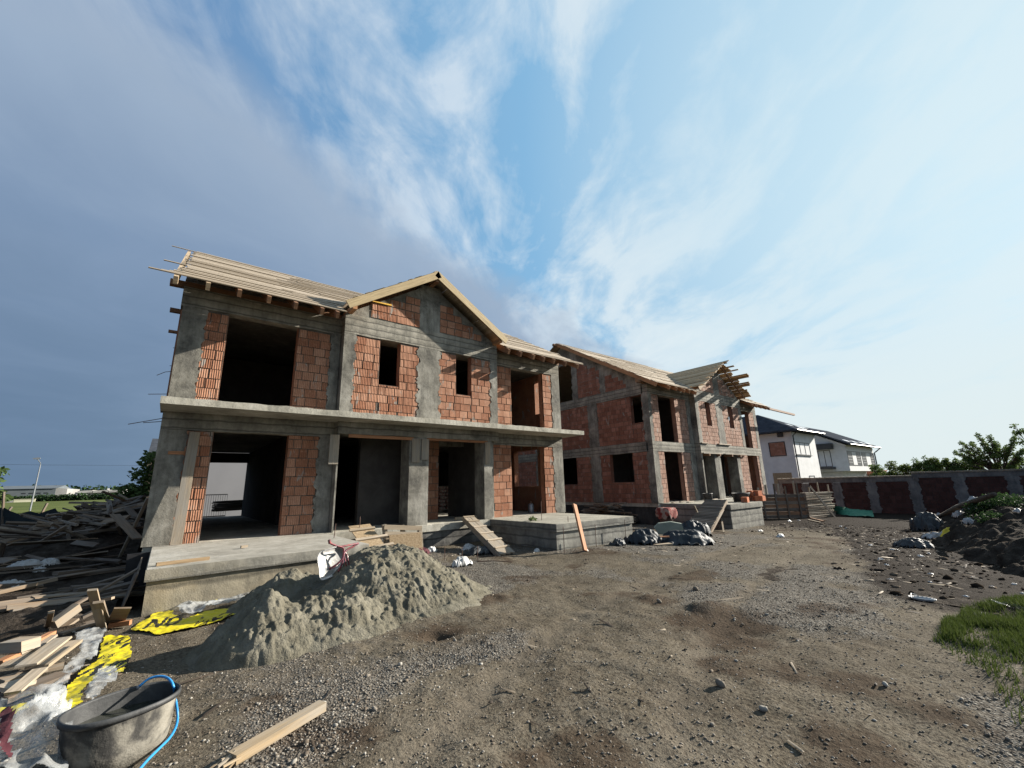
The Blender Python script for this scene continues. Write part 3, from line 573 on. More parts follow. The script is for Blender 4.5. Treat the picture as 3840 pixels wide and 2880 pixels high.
def masks(x, y):
    dark = sstep(-.6, .5, (.32*x-.75+1.5*(fbm(x*.5, y*.5, 21, 3)-.5))-y)*sstep(7.2, 9.0, x)
    dark = np.maximum(dark, sstep(.3, -.7, x+.8*(fbm(x*.8, y*.8, 23)-.5)-.25)*sstep(8.3, 9.6, y))
    dark = np.maximum(dark, .8*sstep(17, 24, x+3*(fbm(x*.4, y*.4, 29)-.5))*sstep(20, 8, y))
    g = fbm(x*.42, y*.42, 40, 4); g = sstep(.42, .62, g)
    band = np.exp(-(((x*.62-y*.78)+.6)/1.5)**2)*.12+np.exp(-(((x-6.5)/1.6)**2+((y-3.4)/1.5)**2))*.5 + np.exp(-(((x-1.1)/.8)**2+((y-3.9)/.5)**2))*.9+np.exp(-(((x-6)/1.6)**2+((y-10.5)/.7)**2))*1.1
    g = np.clip(g*.78+band*.8-.06, 0, 1)*sstep(0, .35, 1-dark)*sstep(-.6, .3, x)
    damp = fbm(x*.9, y*.9, 60, 4); damp = sstep(.52, .75, damp)*.8
    for (u, v, r_) in ((2720, 2330, .75), (2760, 2400, .5), (*zs(1735, 770), .45), (*zs(2080, 520), .5), (2560, 2330, .3), (2460, 2260, .35)):
        q = at(u, v, 0, True); damp = np.maximum(damp, 1.1*np.exp(-((x-q.x)**2+(y-q.y)**2)/r_**2))
    far = np.clip(sstep(26, 45, y)+sstep(40, 60, x)+sstep(-4, -14, y), 0, 1)
    tr = track(x, y); g = g*(1-.75*tr)*(1-.9*np.exp(-((x-3.0)/1.7)**2-((y-5.1)/.75)**2))
    return dict(dark=dark, gravel=g, damp=damp, far=far, track=tr)
def sinhgrid(c, a, k, n, lo, hi):
    s = np.linspace(math.asinh((lo-c)/a), math.asinh((hi-c)/a), n); return c+a*np.sinh(s)
gx = sinhgrid(2.6, 1.7, 0, 760, -2600, 2600); gy = sinhgrid(4.6, 1.7, 0, 700, -2600, 2600)
GX, GY = np.meshgrid(gx, gy, indexing='ij')
GZ = np.interp(GX, [-60, 9, 19, 26, 36, 60, 200], [0, 0, -.38, -.52, -.66, -.7, -.7])+relief(GX, GY)
o = link_mesh('ground', grid_mesh('ground', GX, GY, GZ, attrs=masks(GX, GY)), M['ground']); setp(o, kind='structure')
# ---- loose gravel, one mesh that nobody could count
ico = bmesh.new(); bmesh.ops.create_icosphere(ico, subdivisions=1, radius=1); IV = np.array([v.co for v in ico.verts]); IF = np.array([[v.index for v in f.verts] for f in ico.faces]); ico.free()
def stones(name, P, s, flat=.6, jit=.28):
    n = len(P); a = rng.uniform(0, 2*np.pi, n); ca, sa = np.cos(a), np.sin(a)
    V = IV[None]*(1+rng.uniform(-jit, jit, (n, 12, 1))); V = V*np.stack([rng.uniform(.75, 1.35, n), rng.uniform(.65, 1.0, n), rng.uniform(flat*.7, flat*1.25, n)], -1)[:, None, :]
    X = V[..., 0]*ca[:, None]-V[..., 1]*sa[:, None]; Y = V[..., 0]*sa[:, None]+V[..., 1]*ca[:, None]
    V = np.stack([X, Y, V[..., 2]], -1)*s[:, None, None]+P[:, None, :]
    F = IF[None]+(np.arange(n)*12)[:, None, None]
    me = tri_mesh(name, V.reshape(-1, 3), F.reshape(-1, 3)); t = me.attributes.new('tone', 'FLOAT', 'FACE'); t.data.foreach_set('value', np.repeat(rng.uniform(0, 1, n), 20).astype(np.float32)); return me
def t_gravel():
    t = NT('gravel_stone'); tn = t.attr('tone'); p = t.co('Object'); n = t.noise(p, 60, 3)
    c = t.ramp(tn, [(0, (.07, .055, .041)), (.35, (.135, .112, .086)), (.7, (.185, .165, .138)), (.93, (.25, .235, .205)), (1, (.36, .345, .31))]); c = t.mix(t.ramp(n, [(.4, .4), (.6, 0)]), c, (.12, .10, .08)); return t.done(c, .9, None, .15)
M['gravel'] = t_gravel()
N = 210000; d_ = 2.3+13*rng.random(N)**1.7; az = YAW+rng.uniform(-.95, .95, N); px = d_*np.sin(az); py = d_*np.cos(az)
mk = masks(px, py); keep = rng.random(N) < (.13+.87*np.clip(mk['gravel']*1.25-.15, 0, 1)*(fbm(px*5, py*5, 77, 2)*1.5-.1))*(1-.8*mk['dark'])
keep &= (py < 11.5) & ~((px > -.1) & (px < 3.3) & (py > 8.4)) & ~((px > 8.2) & (px < 11.7) & (py > 8.5)); px, py = px[keep], py[keep]
sz = np.clip(rng.lognormal(-5.1, .45, len(px)), .003, .026); sz = np.where(masks(px, py)['gravel'] < .25, np.minimum(sz, .012), sz); pz = np.interp(px, [-60, 9, 19, 26, 36], [0, 0, -.38, -.52, -.66])+relief(px, py)+sz*.15
o = link_mesh('gravel', stones('gravel', np.stack([px, py, pz], -1), sz), M['gravel']); setp(o, kind='stuff')
# loose clods and stones one can single out
for (u, v, s) in ((2080*1.736/1.736, 2517, .05), (1352, 2518, .045), (1465, 2510, .04), (1513, 2503, .022), (1755, 2531, .06), (1685, 2505, .03), (2402, 2453, .05), (2762, 2488, .06), (2702, 2578, .13), (2862, 2655, .10), (2475, 2270, .09), (2470, 2262, .06), (2610, 2215, .16), (3320, 2572, .07), (2670, 2710, .05), (2440, 2760, .05), (2012, 2628, .04), (1400, 2660, .05), (1560, 2610, .03)):
    q = at(u, v, 0, True); q.z = gnd(q.x, q.y)+s*.14
    me = stones('stone', np.array([[0, 0, 0.]]), np.array([s*.30]), .75, .22); sd = bmesh.new(); sd.from_mesh(me); bmesh.ops.subdivide_edges(sd, edges=sd.edges, cuts=1, smooth=.8, fractal=.6, seed=random.randint(0, 99)); sd.to_mesh(me); sd.free()
    o = link_mesh('stone', me, M['clod']if 'clod' in M else M['gravel']); o.location = q; o.rotation_euler = (0, 0, random.uniform(0, 6)); setp(o, 'loose brown stone or clod lying on the open dirt yard', 'stone', 'loose stones on the yard')
# splinters, twigs and chips strewn over the yard
N = 5200; px = rng.uniform(-1, 24, N); py = rng.uniform(1.2, 13, N); mk = masks(px, py); w_k = .10+.75*mk['dark']+.9*np.exp(-(((px-6)/2.6)**2+((py-10.4)/1.0)**2))+.5*np.exp(-(((px-12.5)/3)**2+((py-7)/1.5)**2))
kp = (rng.random(N) < w_k) & ~((px < 3.4) & (py > 8.3)) & ~((px > 8.1) & (px < 11.8) & (py > 8.4)) & ~((px > 18.5) & (py > 8.8)) & (px*.9-py < 17); px, py = px[kp], py[kp]; n = len(px)
pz = np.interp(px, [-60, 9, 19, 26, 36], [0, 0, -.38, -.52, -.66])+relief(px, py)+.006; L_ = rng.lognormal(-2.5, .6, n).clip(.02, .5); a_ = rng.uniform(0, 6.28, n); ti = rng.normal(0, .12, n); w0 = rng.uniform(.003, .012, n)*(1+L_)
D = np.stack([np.cos(a_), np.sin(a_), ti], -1)*L_[:, None]*.5; S_ = np.stack([-np.sin(a_), np.cos(a_), 0*a_], -1)*w0[:, None]; U_ = np.stack([0*a_, 0*a_, w0*1.2], -1); P_ = np.stack([px, py, pz], -1)
V = np.stack([P_-D-S_, P_-D+S_, P_+D+S_, P_+D-S_, P_-D*.8+U_, P_+D*.8+U_], 1); F_ = np.array([(0, 1, 4, 4), (2, 3, 5, 5), (1, 2, 5, 4), (3, 0, 4, 5)]); F3 = np.array([(0, 1, 4), (2, 3, 5), (1, 2, 5), (1, 5, 4), (3, 0, 4), (3, 4, 5)])
me = tri_mesh('wood_chips', V.reshape(-1, 3), (F3[None]+(np.arange(n)*6)[:, None, None]).reshape(-1, 3)); t_ = me.attributes.new('tone', 'FLOAT', 'FACE'); t_.data.foreach_set('value', np.repeat(rng.uniform(0, 1, n), 6).astype(np.float32))
N = 16000; px = rng.uniform(7.5, 25, N); py = rng.uniform(-1.5, 12, N); mk = masks(px, py); kp = (rng.random(N) < .4*mk['dark']+.03*(px > 10)) & ~((px < 11.8) & (py > 8.4)) & ~((px > 18.5) & (py > 8.7)); px, py = px[kp], py[kp]; sz = rng.lognormal(-3.9, .55, len(px)).clip(.006, .11)
M['clod'] = m_mottle('soil_clod', [(.25, (.02, .0155, .012)), (.6, (.05, .04, .031)), (.85, (.11, .09, .07))], 3, .95, .5, 30, .02, 0, tonek=.9)
setp(link_mesh('soil_clods', stones('soil_clods', np.stack([px, py, np.interp(px, [-60, 9, 19, 26, 36], [0, 0, -.38, -.52, -.66])+relief(px, py)+sz*.1], -1), sz, .5, .35), M['clod']), kind='stuff')
M['chips'] = m_mottle('wood_chips', [(.2, (.03, .022, .016)), (.5, (.085, .064, .045)), (.85, (.24, .20, .15))], 2, .85, 0, tonek=1.1)
setp(link_mesh('wood_chips', me, M['chips']), kind='stuff')
# ---------------------------------------------------------------- sand pile
M['sand'] = m_mottle('damp_sand', [(.3, (.085, .077, .057)), (.5, (.125, .115, .088)), (.72, (.165, .153, .122))], 4, .95, .8, 45, .03, .03)
def field(name, x0, x1, y0, y1, res, fn, mat, attrs=None, **props):
    xs = np.arange(x0, x1, res); ys = np.arange(y0, y1, res); X, Y = np.meshgrid(xs, ys, indexing='ij'); Z = fn(X, Y)
    base = np.interp(X, [-60, 9, 19, 26, 36], [0, 0, -.38, -.52, -.66])+relief(X, Y); m = (Z > base-.035); m = m[:-1, :-1] | m[1:, 1:] | m[1:, :-1]
    return setp(link_mesh(name, grid_mesh(name, X, Y, Z, mask=m, attrs=attrs(X, Y) if attrs else None), mat), **props)
def sand_h(X, Y):
    wx = X+.22*(fbm(X*2.2, Y*2.2, 101, 3)-.5); wy = Y+.22*(fbm(X*2.2, Y*2.2, 105, 3)-.5)
    def cone(cx, cy, rx, ry, h, p=1.15):
        d = np.hypot((wx-cx)/rx, (wy-cy)/ry); return h*np.maximum(0, 1.075-np.sqrt(d*d+.012))**p - .06*sstep(1, 1.3, d)-.2*sstep(1.1, 2, d)
    a = [cone(3.05, 7.25, 1.52, 1.65, .98), cone(2.55, 6.75, 1.2, 1.1, .74), cone(1.12, 6.02, .70, .62, .60, .9), cone(1.65, 6.05, .65, .62, .43, .9), cone(2.05, 5.95, .6, .55, .40, .9), cone(1.75, 7.9, .95, .7, .52), cone(3.5, 6.75, .85, .75, .36)]
    k = 22; z = np.log(sum(np.exp(k*q) for q in a))/k
    z = np.minimum(z, .70+.05*fbm(X*3, Y*3, 88, 2)); hi = sstep(.0, .22, z)
    b = np.abs(fbm(X*3.6, Y*3.6, 111, 4, .55)-.5)*2; z = z+hi*(.07*(.32-b))+hi*.075*(fbm(X*6, Y*6, 120, 5, .6)-.5)
    lo = np.exp(-((z-.14)/.16)**2); z = z+lo*.085*(fbm(X*8, Y*8, 140, 3, .6)-.45)*hi+.03*hi*(vnoise(X*26, Y*26, 150)-.5)
    p = np.maximum(0, .5-np.abs(vnoise(X*4.4, Y*4.4, 160)-.5)*2.2)*hi*.06
    return z-p-.02
_rs = np.random.default_rng(5); KP = []
for _ in range(1500):
    a_ = _rs.uniform(0, 6.28); cx0, cy0, r0 = [(3.0, 7.0, 1.85), (1.15, 6.0, .62), (1.75, 6.0, .62), (2.3, 6.1, .9), (1.75, 7.9, .9)][_rs.choice(5, p=[.24, .24, .22, .2, .1])]
    q0 = r0*_rs.random()**.42*1.06; KP.append((cx0+q0*math.cos(a_), cy0+q0*math.sin(a_), float(np.clip(_rs.lognormal(-3.7, .5), .012, .085))))
def clods(X, Y, Z, pts, k=.8):
    Zb = Z.copy()
    xs, ys = X[:, 0], Y[0]
    for (a, b, r) in pts:
        i0, i1 = np.searchsorted(xs, (a-r*1.3, a+r*1.3)); j0, j1 = np.searchsorted(ys, (b-r*1.3, b+r*1.3))
        if i1-i0 < 2 or j1-j0 < 2: continue
        sx, sy = X[i0:i1, j0:j1], Y[i0:i1, j0:j1]; n_ = .35*(vnoise(sx*38, sy*38, 9)-.5); d2 = ((sx-a)**2+(sy-b)**2)/r**2+n_
        Z[i0:i1, j0:j1] = np.maximum(Z[i0:i1, j0:j1], Zb[i0:i1, j0:j1]+k*r*np.sqrt(np.maximum(0, 1-d2)))
    return Z
sand_f = lambda X, Y: clods(X, Y, sand_h(X, Y), KP, .5)
o = field('sand_pile', -.1, 5.4, 4.9, 9.3, .013, sand_f, M['sand'], label='big clumpy heap of grey sand dumped before the porch', cat='sand pile')
def sand_z(x, y): return max(float(sand_h(np.array([x]), np.array([y]))[0]), gnd(x, y))
# ---------------------------------------------------------------- earth mounds
M['darksoil'] = m_mottle('dark_rubble_soil', [(.3, (.018, .015, .012)), (.55, (.045, .037, .03)), (.75, (.085, .072, .06))], 5, .95, .9, 18, .06, .02)
def mound_r(X, Y):
    wx = X+.6*(fbm(X*.9, Y*.9, 201, 3)-.5); wy = Y+.6*(fbm(X*.9, Y*.9, 205, 3)-.5)
    z = np.interp(X, [-60, 9, 19, 26, 36], [0, 0, -.38, -.52, -.66])
    ctr = np.interp(wx, [9, 12, 17, 23, 28], [-.6, -.7, -.2, .9, 1.6]); wd = np.interp(wx, [8, 12, 17, 24, 28], [.5, 1.5, 2.6, 2.4, 1.6]); hh = np.interp(wx, [9.0, 11, 14, 18, 24, 27.5], [.0, .35, .80, 1.15, 1.2, 0])
    d = np.abs(wy-ctr)/wd; h = hh*np.maximum(0, 1-d**1.6)
    return z+h+.22*(fbm(X*2, Y*2, 211, 4)-.5)*sstep(0, .3, h)+.10*(fbm(X*7, Y*7, 215, 3)-.5)*sstep(0, .2, h)-.03
KM = [(_rs.uniform(9, 26), _rs.uniform(-3.5, 3.6), float(np.clip(_rs.lognormal(-2.7, .55), .04, .3))) for _ in range(2600)]
field('rubble_mound', 8.5, 29, -5, 4.5, .05, lambda X, Y: (lambda Z: np.where(Z > np.interp(X, [-60, 9, 19, 26, 36], [0, 0, -.38, -.52, -.66]), clods(X, Y, Z.copy(), KM, .75), Z))(mound_r(X, Y)), M['darksoil'], kind='structure')
def mound_l(X, Y):
    h = 1.35*np.exp(-(((X+.9)/2.4)**2+((Y-21.5)/4.8)**2))+.35*np.exp(-(((X+2.2)/1.8)**2+((Y-16)/2.4)**2))+.22*np.exp(-(((X+1.0)/1.0)**2+((Y-9.2)/1.3)**2))
    return h+.2*(fbm(X*1.5, Y*1.5, 221, 4)-.5)*sstep(.02, .2, h)+.1*(fbm(X*6, Y*6, 225, 3)-.5)*sstep(.02, .2, h)-.05
field('debris_mound', -8, -.32, 7.5, 29, .07, mound_l, M['darksoil'], kind='structure')
def left_z(x, y): return max(float(mound_l(np.array([x]), np.array([y]))[0]), gnd(x, y))
def right_z(x, y): return max(float(mound_r(np.array([x]), np.array([y]))[0]), gnd(x, y))
# ---------------------------------------------------------------- plants
def leaf_mesh(name, P, size, aspect=.5, droop=0, tone=None, up=0.3):
    n = len(P); a = rng.normal(size=(n, 3)); a[:, 2] = a[:, 2]*.6-droop; a /= np.linalg.norm(a, axis=1)[:, None]
    b = np.cross(a, rng.normal(size=(n, 3))+np.array([0, 0, up])); b /= np.linalg.norm(b, axis=1)[:, None]+1e-9
    L = (size*rng.uniform(.6, 1.35, n))[:, None]; W = L*aspect
    V = np.stack([P, P+a*L*.5+b*W*.5, P+a*L, P+a*L*.5-b*W*.5], 1)
    me = tri_mesh(name, V.reshape(-1, 3), np.arange(4*n).reshape(-1, 4)); t = me.attributes.new('tone', 'FLOAT', 'FACE'); t.data.foreach_set('value', (rng.uniform(0, 1, n) if tone is None else tone).astype(np.float32)); return me
def blob(n, c, r, hollow=.45):
    v = rng.normal(size=(n, 3)); v /= np.linalg.norm(v, axis=1)[:, None]; return np.array(c)+v*np.array(r)*(hollow+(1-hollow)*rng.random((n, 1))**.6)
M['leaf'] = m_leaf('tree_foliage', (.03, .05, .016), (.06, .095, .028), (.10, .145, .045))
M['leaf_yellow'] = m_leaf('yellowish_foliage', (.04, .065, .015), (.075, .11, .025), (.12, .15, .04))  # yellower leaf green, given to most trees beyond the wall
M['leaf_dark'] = m_leaf('dark_foliage', (.010, .022, .010), (.02, .04, .016), (.035, .065, .022))
M['bark'] = m_mottle('bark', [(.3, (.05, .04, .03)), (.7, (.12, .10, .08))], 14, .9, .6, 20)
M['grass'] = m_leaf('grass_blades', (.02, .040, .006), (.037, .068, .010), (.08, .10, .028), .2)
def tree(name, base, clumps, label, cat, group=None, leaf='leaf', size=.2, n=900, trunk=.1, aspect=.55, droop=.2):
    base = Vector(base); r = empty(name, base, label, cat, group); mb = MB(); zt0 = min(c[0][2]-c[1][2]*.3 for c in clumps); fork = base+Vector((random.uniform(-.1, .1), random.uniform(-.1, .1), max(.3, (zt0-base.z)*.75)))
    mb.tube([base-Vector((0, 0, .1)), base.lerp(fork, .5)+Vector((.04, .02, 0)), fork], [trunk, trunk*.85, trunk*.7], 7)
    for (c, rr) in clumps:
        c = Vector(c); mid = fork.lerp(c, .5)+Vector((0, 0, .12*(c-fork).length)); mb.tube([fork, mid, c], [trunk*.5, trunk*.3, trunk*.1], 5)
        for _ in range(3): mb.tube([mid, c+Vector((random.uniform(-1, 1)*rr[0], random.uniform(-1, 1)*rr[1], random.uniform(-.6, 1)*rr[2]))*.8], [trunk*.18, trunk*.05], 4)
    mb.build('trunk', M['bark'], r)
    tot = sum(q[1][0]*q[1][1]*q[1][2] for q in clumps)**1; P = []; T = []
    for (c, rr) in clumps:
        k = max(30, int(n*(rr[0]*rr[1]*rr[2])/tot)); P.append(blob(k, c, rr)); T.append(np.clip(rng.normal(random.uniform(.25, .75), .2, k), 0, .99))
    me = leaf_mesh('crown', np.concatenate(P), size, aspect, droop, np.concatenate(T)); link_mesh('crown', me, M[leaf], r); return r
def auto_clumps(cx, cy, z0, z1, w, k):
    out = []
    for _ in range(k):
        t = random.random(); z = z0+(z1-z0)*t; s = w*(1-.55*abs(t-.4)/.6); out.append(((cx+random.uniform(-1, 1)*s*.7, cy+random.uniform(-1, 1)*s*.7, z), (s*random.uniform(.3, .5), s*random.uniform(.3, .5), (z1-z0)*random.uniform(.13, .22))))
    return out
# grass patch on the right
poly = [(5.8, .8), (6.35, 1.1), (6.9, 1.2), (7.6, 1.16), (8.2, 1.08), (8.7, .97), (9.5, .75), (10.2, .2), (10.2, -.8), (5.0, -.8), (4.6, .4)]
n = 150000; X = rng.uniform(4.6, 10.2, n); Y = rng.uniform(-.8, 1.4, n); dn = fbm(X*2.3, Y*2.3, 301, 3); k = in_poly(X+.25*(dn-.5), Y+.3*(dn-.5), poly) & (rng.random(n) < sstep(.18, .5, dn)*(.10+.9*sstep(6.2, 7.3, X)))
X, Y = X[k], Y[k]; n = len(X); Z = np.interp(X, [-60, 9, 19], [0, 0, -.38])+relief(X, Y); h = rng.uniform(.03, .10, n)*(.6+.7*fbm(X*3, Y*3, 305, 2)); th = rng.uniform(0, 6.28, n); lean = rng.uniform(.1, .8, n)*h; wd = rng.uniform(.003, .006, n)
c, s = np.cos(th), np.sin(th); P0 = np.stack([X-s*wd, Y+c*wd, Z], -1); P1 = np.stack([X+s*wd, Y-c*wd, Z], -1); P2 = np.stack([X+c*lean, Y+s*lean, Z+h], -1)
me = tri_mesh('grass', np.stack([P0, P1, P2], 1).reshape(-1, 3), np.arange(3*n).reshape(-1, 3)); t_ = me.attributes.new('tone', 'FLOAT', 'FACE'); t_.data.foreach_set('value', rng.uniform(0, 1, n).astype(np.float32)); setp(link_mesh('grass', me, M['grass']), kind='stuff')
# ---------------------------------------------------------------- far left: field, warehouses, lamp
M['fieldgrass'] = m_mottle('meadow', [(.3, (.042, .055, .014)), (.5, (.065, .082, .02)), (.7, (.09, .10, .032))], .12, .95, .5, 3, .1, .1)
xs = np.linspace(-260, 30, 60); ys = np.linspace(72, 262, 40); X, Y = np.meshgrid(xs, ys, indexing='ij'); o = link_mesh('field', grid_mesh('field', X, Y, .06+.25*(fbm(X*.05, Y*.05, 401, 3)-.5)*0+.0*X+sstep(72, 90, Y)*.12), M['fieldgrass']); setp(o, kind='structure')
M['metal_grey'] = m_mottle('grey_cladding', [(.3, (.075, .087, .095)), (.7, (.105, .118, .125))], .3, .6, .1)
M['metal_light'] = m_mottle('light_cladding', [(.3, (.20, .195, .185)), (.7, (.28, .275, .26))], .3, .6, .1)
M['cream'] = m_mottle('cream_wall', [(.3, (.40, .38, .27)), (.7, (.48, .46, .34))], .5, .8, .1)
w_ = empty('warehouse', (-43, 250, 0), 'long low grey warehouse at the far left horizon', 'warehouse')
mb = MB(); mb.box(-51, -34.4, 250, 285, 0, 5.1); mb.build('wall', M['metal_grey'], w_)
mb = MB(); mb.prism([(249.6, 5.1), (285.4, 5.1), (267, 6.6)], -51.2, -34.2, lambda a, b, d: (d, a, b)); mb.build('roof', M['metal_grey'], w_)
mb = MB(); mb.prism([(-34.38, 0), (-31.2, 0), (-31.2, 4.9), (-34.38, 5.3)], 250.5, 283, lambda a, b, d: (a, d, b)); mb.build('annex', M['metal_light'], w_)
for x in (-42.8, -40.9, -38.8, -36.9): 
    mb = MB(); mb.box(x-.5, x+.5, 249.93, 250.1, 3.2, 3.6); mb.build('window', M['anth'], w_)
w2 = empty('warehouse', (-22, 250, 0), 'pale industrial hall with sawtooth roofs right of the street lamp', 'warehouse')
mb = MB(); mb.box(-29, -14, 252, 280, 0, 3.4); mb.build('wall', M['metal_light'], w2)
for k, (a, b) in enumerate(((-28.2, -23.8), (-23.6, -18.9), (-18.7, -13.4))):
    mb = MB(); mb.prism([(a, 3.0), (b, 3.2), (b, 4.15), (a, 3.9)], 251, 279, lambda p, q, d: (p, d, q)); mb.build('roof', M['metal_light'], w2)
mb = MB(); mb.box(-30.3, -25, 247, 252, 1.9, 2.5); mb.build('canopy', M['white'], w2)
mb = MB(); mb.box(-19.4, -18.8, 251, 252, 4.1, 4.7); mb.build('vent', M['white'], w2)
mb = MB(); mb.box(-43.2, -37.8, 240, 240.4, 0, 1.15, jit=.02); mb.box(-43.2, -37.8, 239.9, 240.5, 1.15, 1.3); setp(mb.build('boundary_wall', [M['cream']]), label='pale yellow wall across the far meadow behind the lamp post', cat='wall')
mb = MB(); mb.box(-50, -43.3, 240, 240.3, 0, .95); mb.box(-50, -43.3, 239.9, 240.4, .95, 1.05); setp(mb.build('boundary_wall', [M['metal_light']]), label='grey concrete wall at the far left beside the pale yellow one', cat='wall')
P = np.concatenate([blob(380, (x, 246+random.uniform(-2, 2), 1.2), (2.6, 1.5, random.uniform(1.1, 1.7)), .3) for x in np.arange(-48, -10, 3.2)]); setp(link_mesh('hedge', leaf_mesh('hedge', P, .7, .8), M['leaf_dark']), label='dark shrub hedge along the far edge of the meadow', cat='hedge')
P = np.concatenate([blob(160, (x, 330+random.uniform(-4, 4), 3.5), (6, 3, random.uniform(3.2, 4.8)), .3) for x in np.arange(-130, 20, 5)]); setp(link_mesh('far_wood', leaf_mesh('far_wood', P, 1.6, .8), M['leaf_dark']), kind='stuff')
L = empty('street_lamp', (-12.85, 80, 0), 'tall galvanised street lamp standing at the edge of the meadow', 'street lamp')
mb = MB(); mb.tube([(-12.85, 80, 0), (-12.85, 80, 5.75)], [.085, .055], 8); mb.build('pole', M['steel'], L)
mb = MB(); mb.tube([(-12.85, 80, 5.75), (-12.86, 79.9, 5.95), (-13.15, 79.6, 6.42)], .04, 6); mb.build('arm', M['steel'], L)
mb = MB(); mb.prism([(-13.55, 6.42), (-13.2, 6.36), (-12.9, 6.47), (-12.9, 6.58), (-13.1, 6.62), (-13.5, 6.52)], 79.4, 79.75, lambda a, b, d: (a, d, b)); mb.build('lamp_head', M['steel'], L)
mb = MB(); mb.tube([(-30, 82, 6.05), (-12.9, 80.05, 5.72), (3, 78, 5.62)], .012, 4); setp(mb.build('power_cable', [M['anth']]), label='thin overhead cable strung past the street lamp', cat='cable')
sg = empty('signboard', (-3.6, 62, 0), 'grey back of a signboard on one post by the meadow', 'sign'); q = at(*zl(1240, 610), 2.2)
Y0 = 40; a, b = atY(*zl(1185, 592), Y0), atY(*zl(1345, 628), Y0); mb = MB(); mb.box(a.x, b.x, Y0, Y0+.05, b.z, a.z); WL[sg.name] = Vector((a.x, Y0, 0)); sg.location = (a.x, Y0, 0); mb.build('board', M['metal_grey'], sg)
p = atY(*zl(1215, 660), Y0); mb = MB(); mb.tube([(p.x, Y0-.04, 0), (p.x, Y0-.04, b.z+.1)], .05, 6); mb.build('post', M['steel'], sg)
# house and trees glimpsed left of the near house
fh = empty('distant_house', (3, 46, 0), 'house with a pale roof half hidden behind the near house and its tree', 'house')
mb = MB(); mb.box(-1.45, .6, 46, 54, 0, 4.85); mb.build('wall', M['scrap'], fh); mb = MB(); mb.prism([(45.6, 4.853), (54.4, 4.853), (50, 6.6)], -1.5, .7, lambda a, b, d: (d, a, b)); mb.build('roof', M['tile'], fh)
tree('tree', (-.75, 26.3, 0), [((-.75, 26.2, 3.2), (.35, .5, .45)), ((-1.0, 26, 2.55), (.35, .5, .35)), ((-.55, 26.2, 2.5), (.5, .5, .6)), ((-1.3, 26.2, 1.95), (.5, .6, .3)), ((-.75, 26, 1.7), (.7, .6, .5)), ((-1.25, 26, 1.5), (.35, .5, .3)), ((-.6, 25.6, 3.4), (.35, .3, .3))], 'leafy young tree growing behind the left corner of the near house', 'tree', leaf='leaf', size=.2, n=1500, trunk=.06)
tree('tree', (-6.2, 30.5, 0), [((-6.15, 30.5, 2.9), (.28, .3, .25)), ((-6.0, 30.5, 1.75), (.32, .4, .35)), ((-6.3, 30.4, 2.3), (.3, .3, .5))], 'slender tree cut off by the left edge of the photo', 'tree', size=.2, n=400, trunk=.05)
# dark shade net on stakes
nf = empty('net_fence', (-5, 30, 0), 'sagging dark net fence on leaning stakes beyond the timber heap', 'fence')
top = [(0, 730), (50, 722), (110, 765), (190, 800), (250, 782), (310, 765), (370, 785), (420, 790), (490, 760), (560, 735), (610, 765), (660, 795), (760, 800)]
tp = [atY(*zl(*c), 30-.004*c[0]) for c in top]; tp = [Vector((-7.5, 30.2, 1.35))]+tp; mb = MB(); nV = 9
vs = []; 
for i, p in enumerate(tp):
    for k in range(nV): f = k/(nV-1); vs.append((p.x+.05*math.sin(i*2.1+k), p.y+.18*math.sin(i*1.7+k*.9)*f, p.z*(1-f)+.0*f))
mb.add(vs, [(i*nV+k, (i+1)*nV+k, (i+1)*nV+k+1, i*nV+k+1) for i in range(len(tp)-1) for k in range(nV-1)]); mb.build('net', M['net'], nf, smooth=True)
for c0, c1 in (((40, 565), (22, 900)), ((490, 682), (395, 860)), ((122, 720), (40, 830))):
    mb = MB(); mb.tube([atY(*zl(*c1), 29.8), atY(*zl(*c0), 29.8)], .05, 6); mb.build('stake', M['scrap'], nf)
# ---------------------------------------------------------------- right: white houses, wall, trees
def rect_window(par, T, a0, a1, z0, z1, panes=1, fr=.07, glass='glass', sill=True, d=.0):
    mb = MB(); f = fr
    for r in ((a0, a0+f, z0, z1), (a1-f, a1, z0, z1), (a0+f, a1-f, z0, z0+f), (a0+f, a1-f, z1-f, z1)): pbox(mb, T, *r, d-.03, d+.05)
    for k in range(1, panes): a = a0+(a1-a0)*k/panes; pbox(mb, T, a-f/2, a+f/2, z0+f, z1-f, d-.025, d+.05)
    w = mb.build('window', M['anth'], par); mb = MB(); pbox(mb, T, a0+f, a1-f, z0+f, z1-f, d+.01, d+.03); mb.build('pane', M[glass], w)
    if sill: mb = MB(); pbox(mb, T, a0-.08, a1+.08, z0-.06, z0-.003, d-.12, d+.04); mb.build('sill', M['anth'], w)
    return w
HW = empty('white_house', (49.7, 16.25, -.7), 'white rendered house with a dark tiled roof behind the boarded house', 'house')
T = SIDE(49.7); F = FRONT(16.25)
mb = MB(); mb.box(49.7, 56.4, 16.25, 27, -.8, 6.5); mb.build('wall', M['white'], HW)
rv = [(48.9, 15.5, 6.45), (57.2, 15.5, 6.45), (57.2, 28, 6.45), (48.9, 28, 6.45), (53.0, 20.4, 8.9), (53.0, 23, 8.9)]
mb = MB(); mb.add(rv+[(v[0], v[1], v[2]-.16) for v in rv[:4]], [(0, 1, 4), (1, 2, 5, 4), (2, 3, 5), (3, 0, 4, 5), (0, 6, 7, 1), (1, 7, 8, 2), (2, 8, 9, 3), (3, 9, 6, 0), (6, 9, 8, 7)]); rf = mb.build('roof', M['tile'], HW)
M['glint_white'] = m_mottle('roof_light_glint', [(.3, (.55, .56, .57)), (.7, (.62, .63, .64))], 1, .25, 0)  # white colour stands for light glinting off the skylights
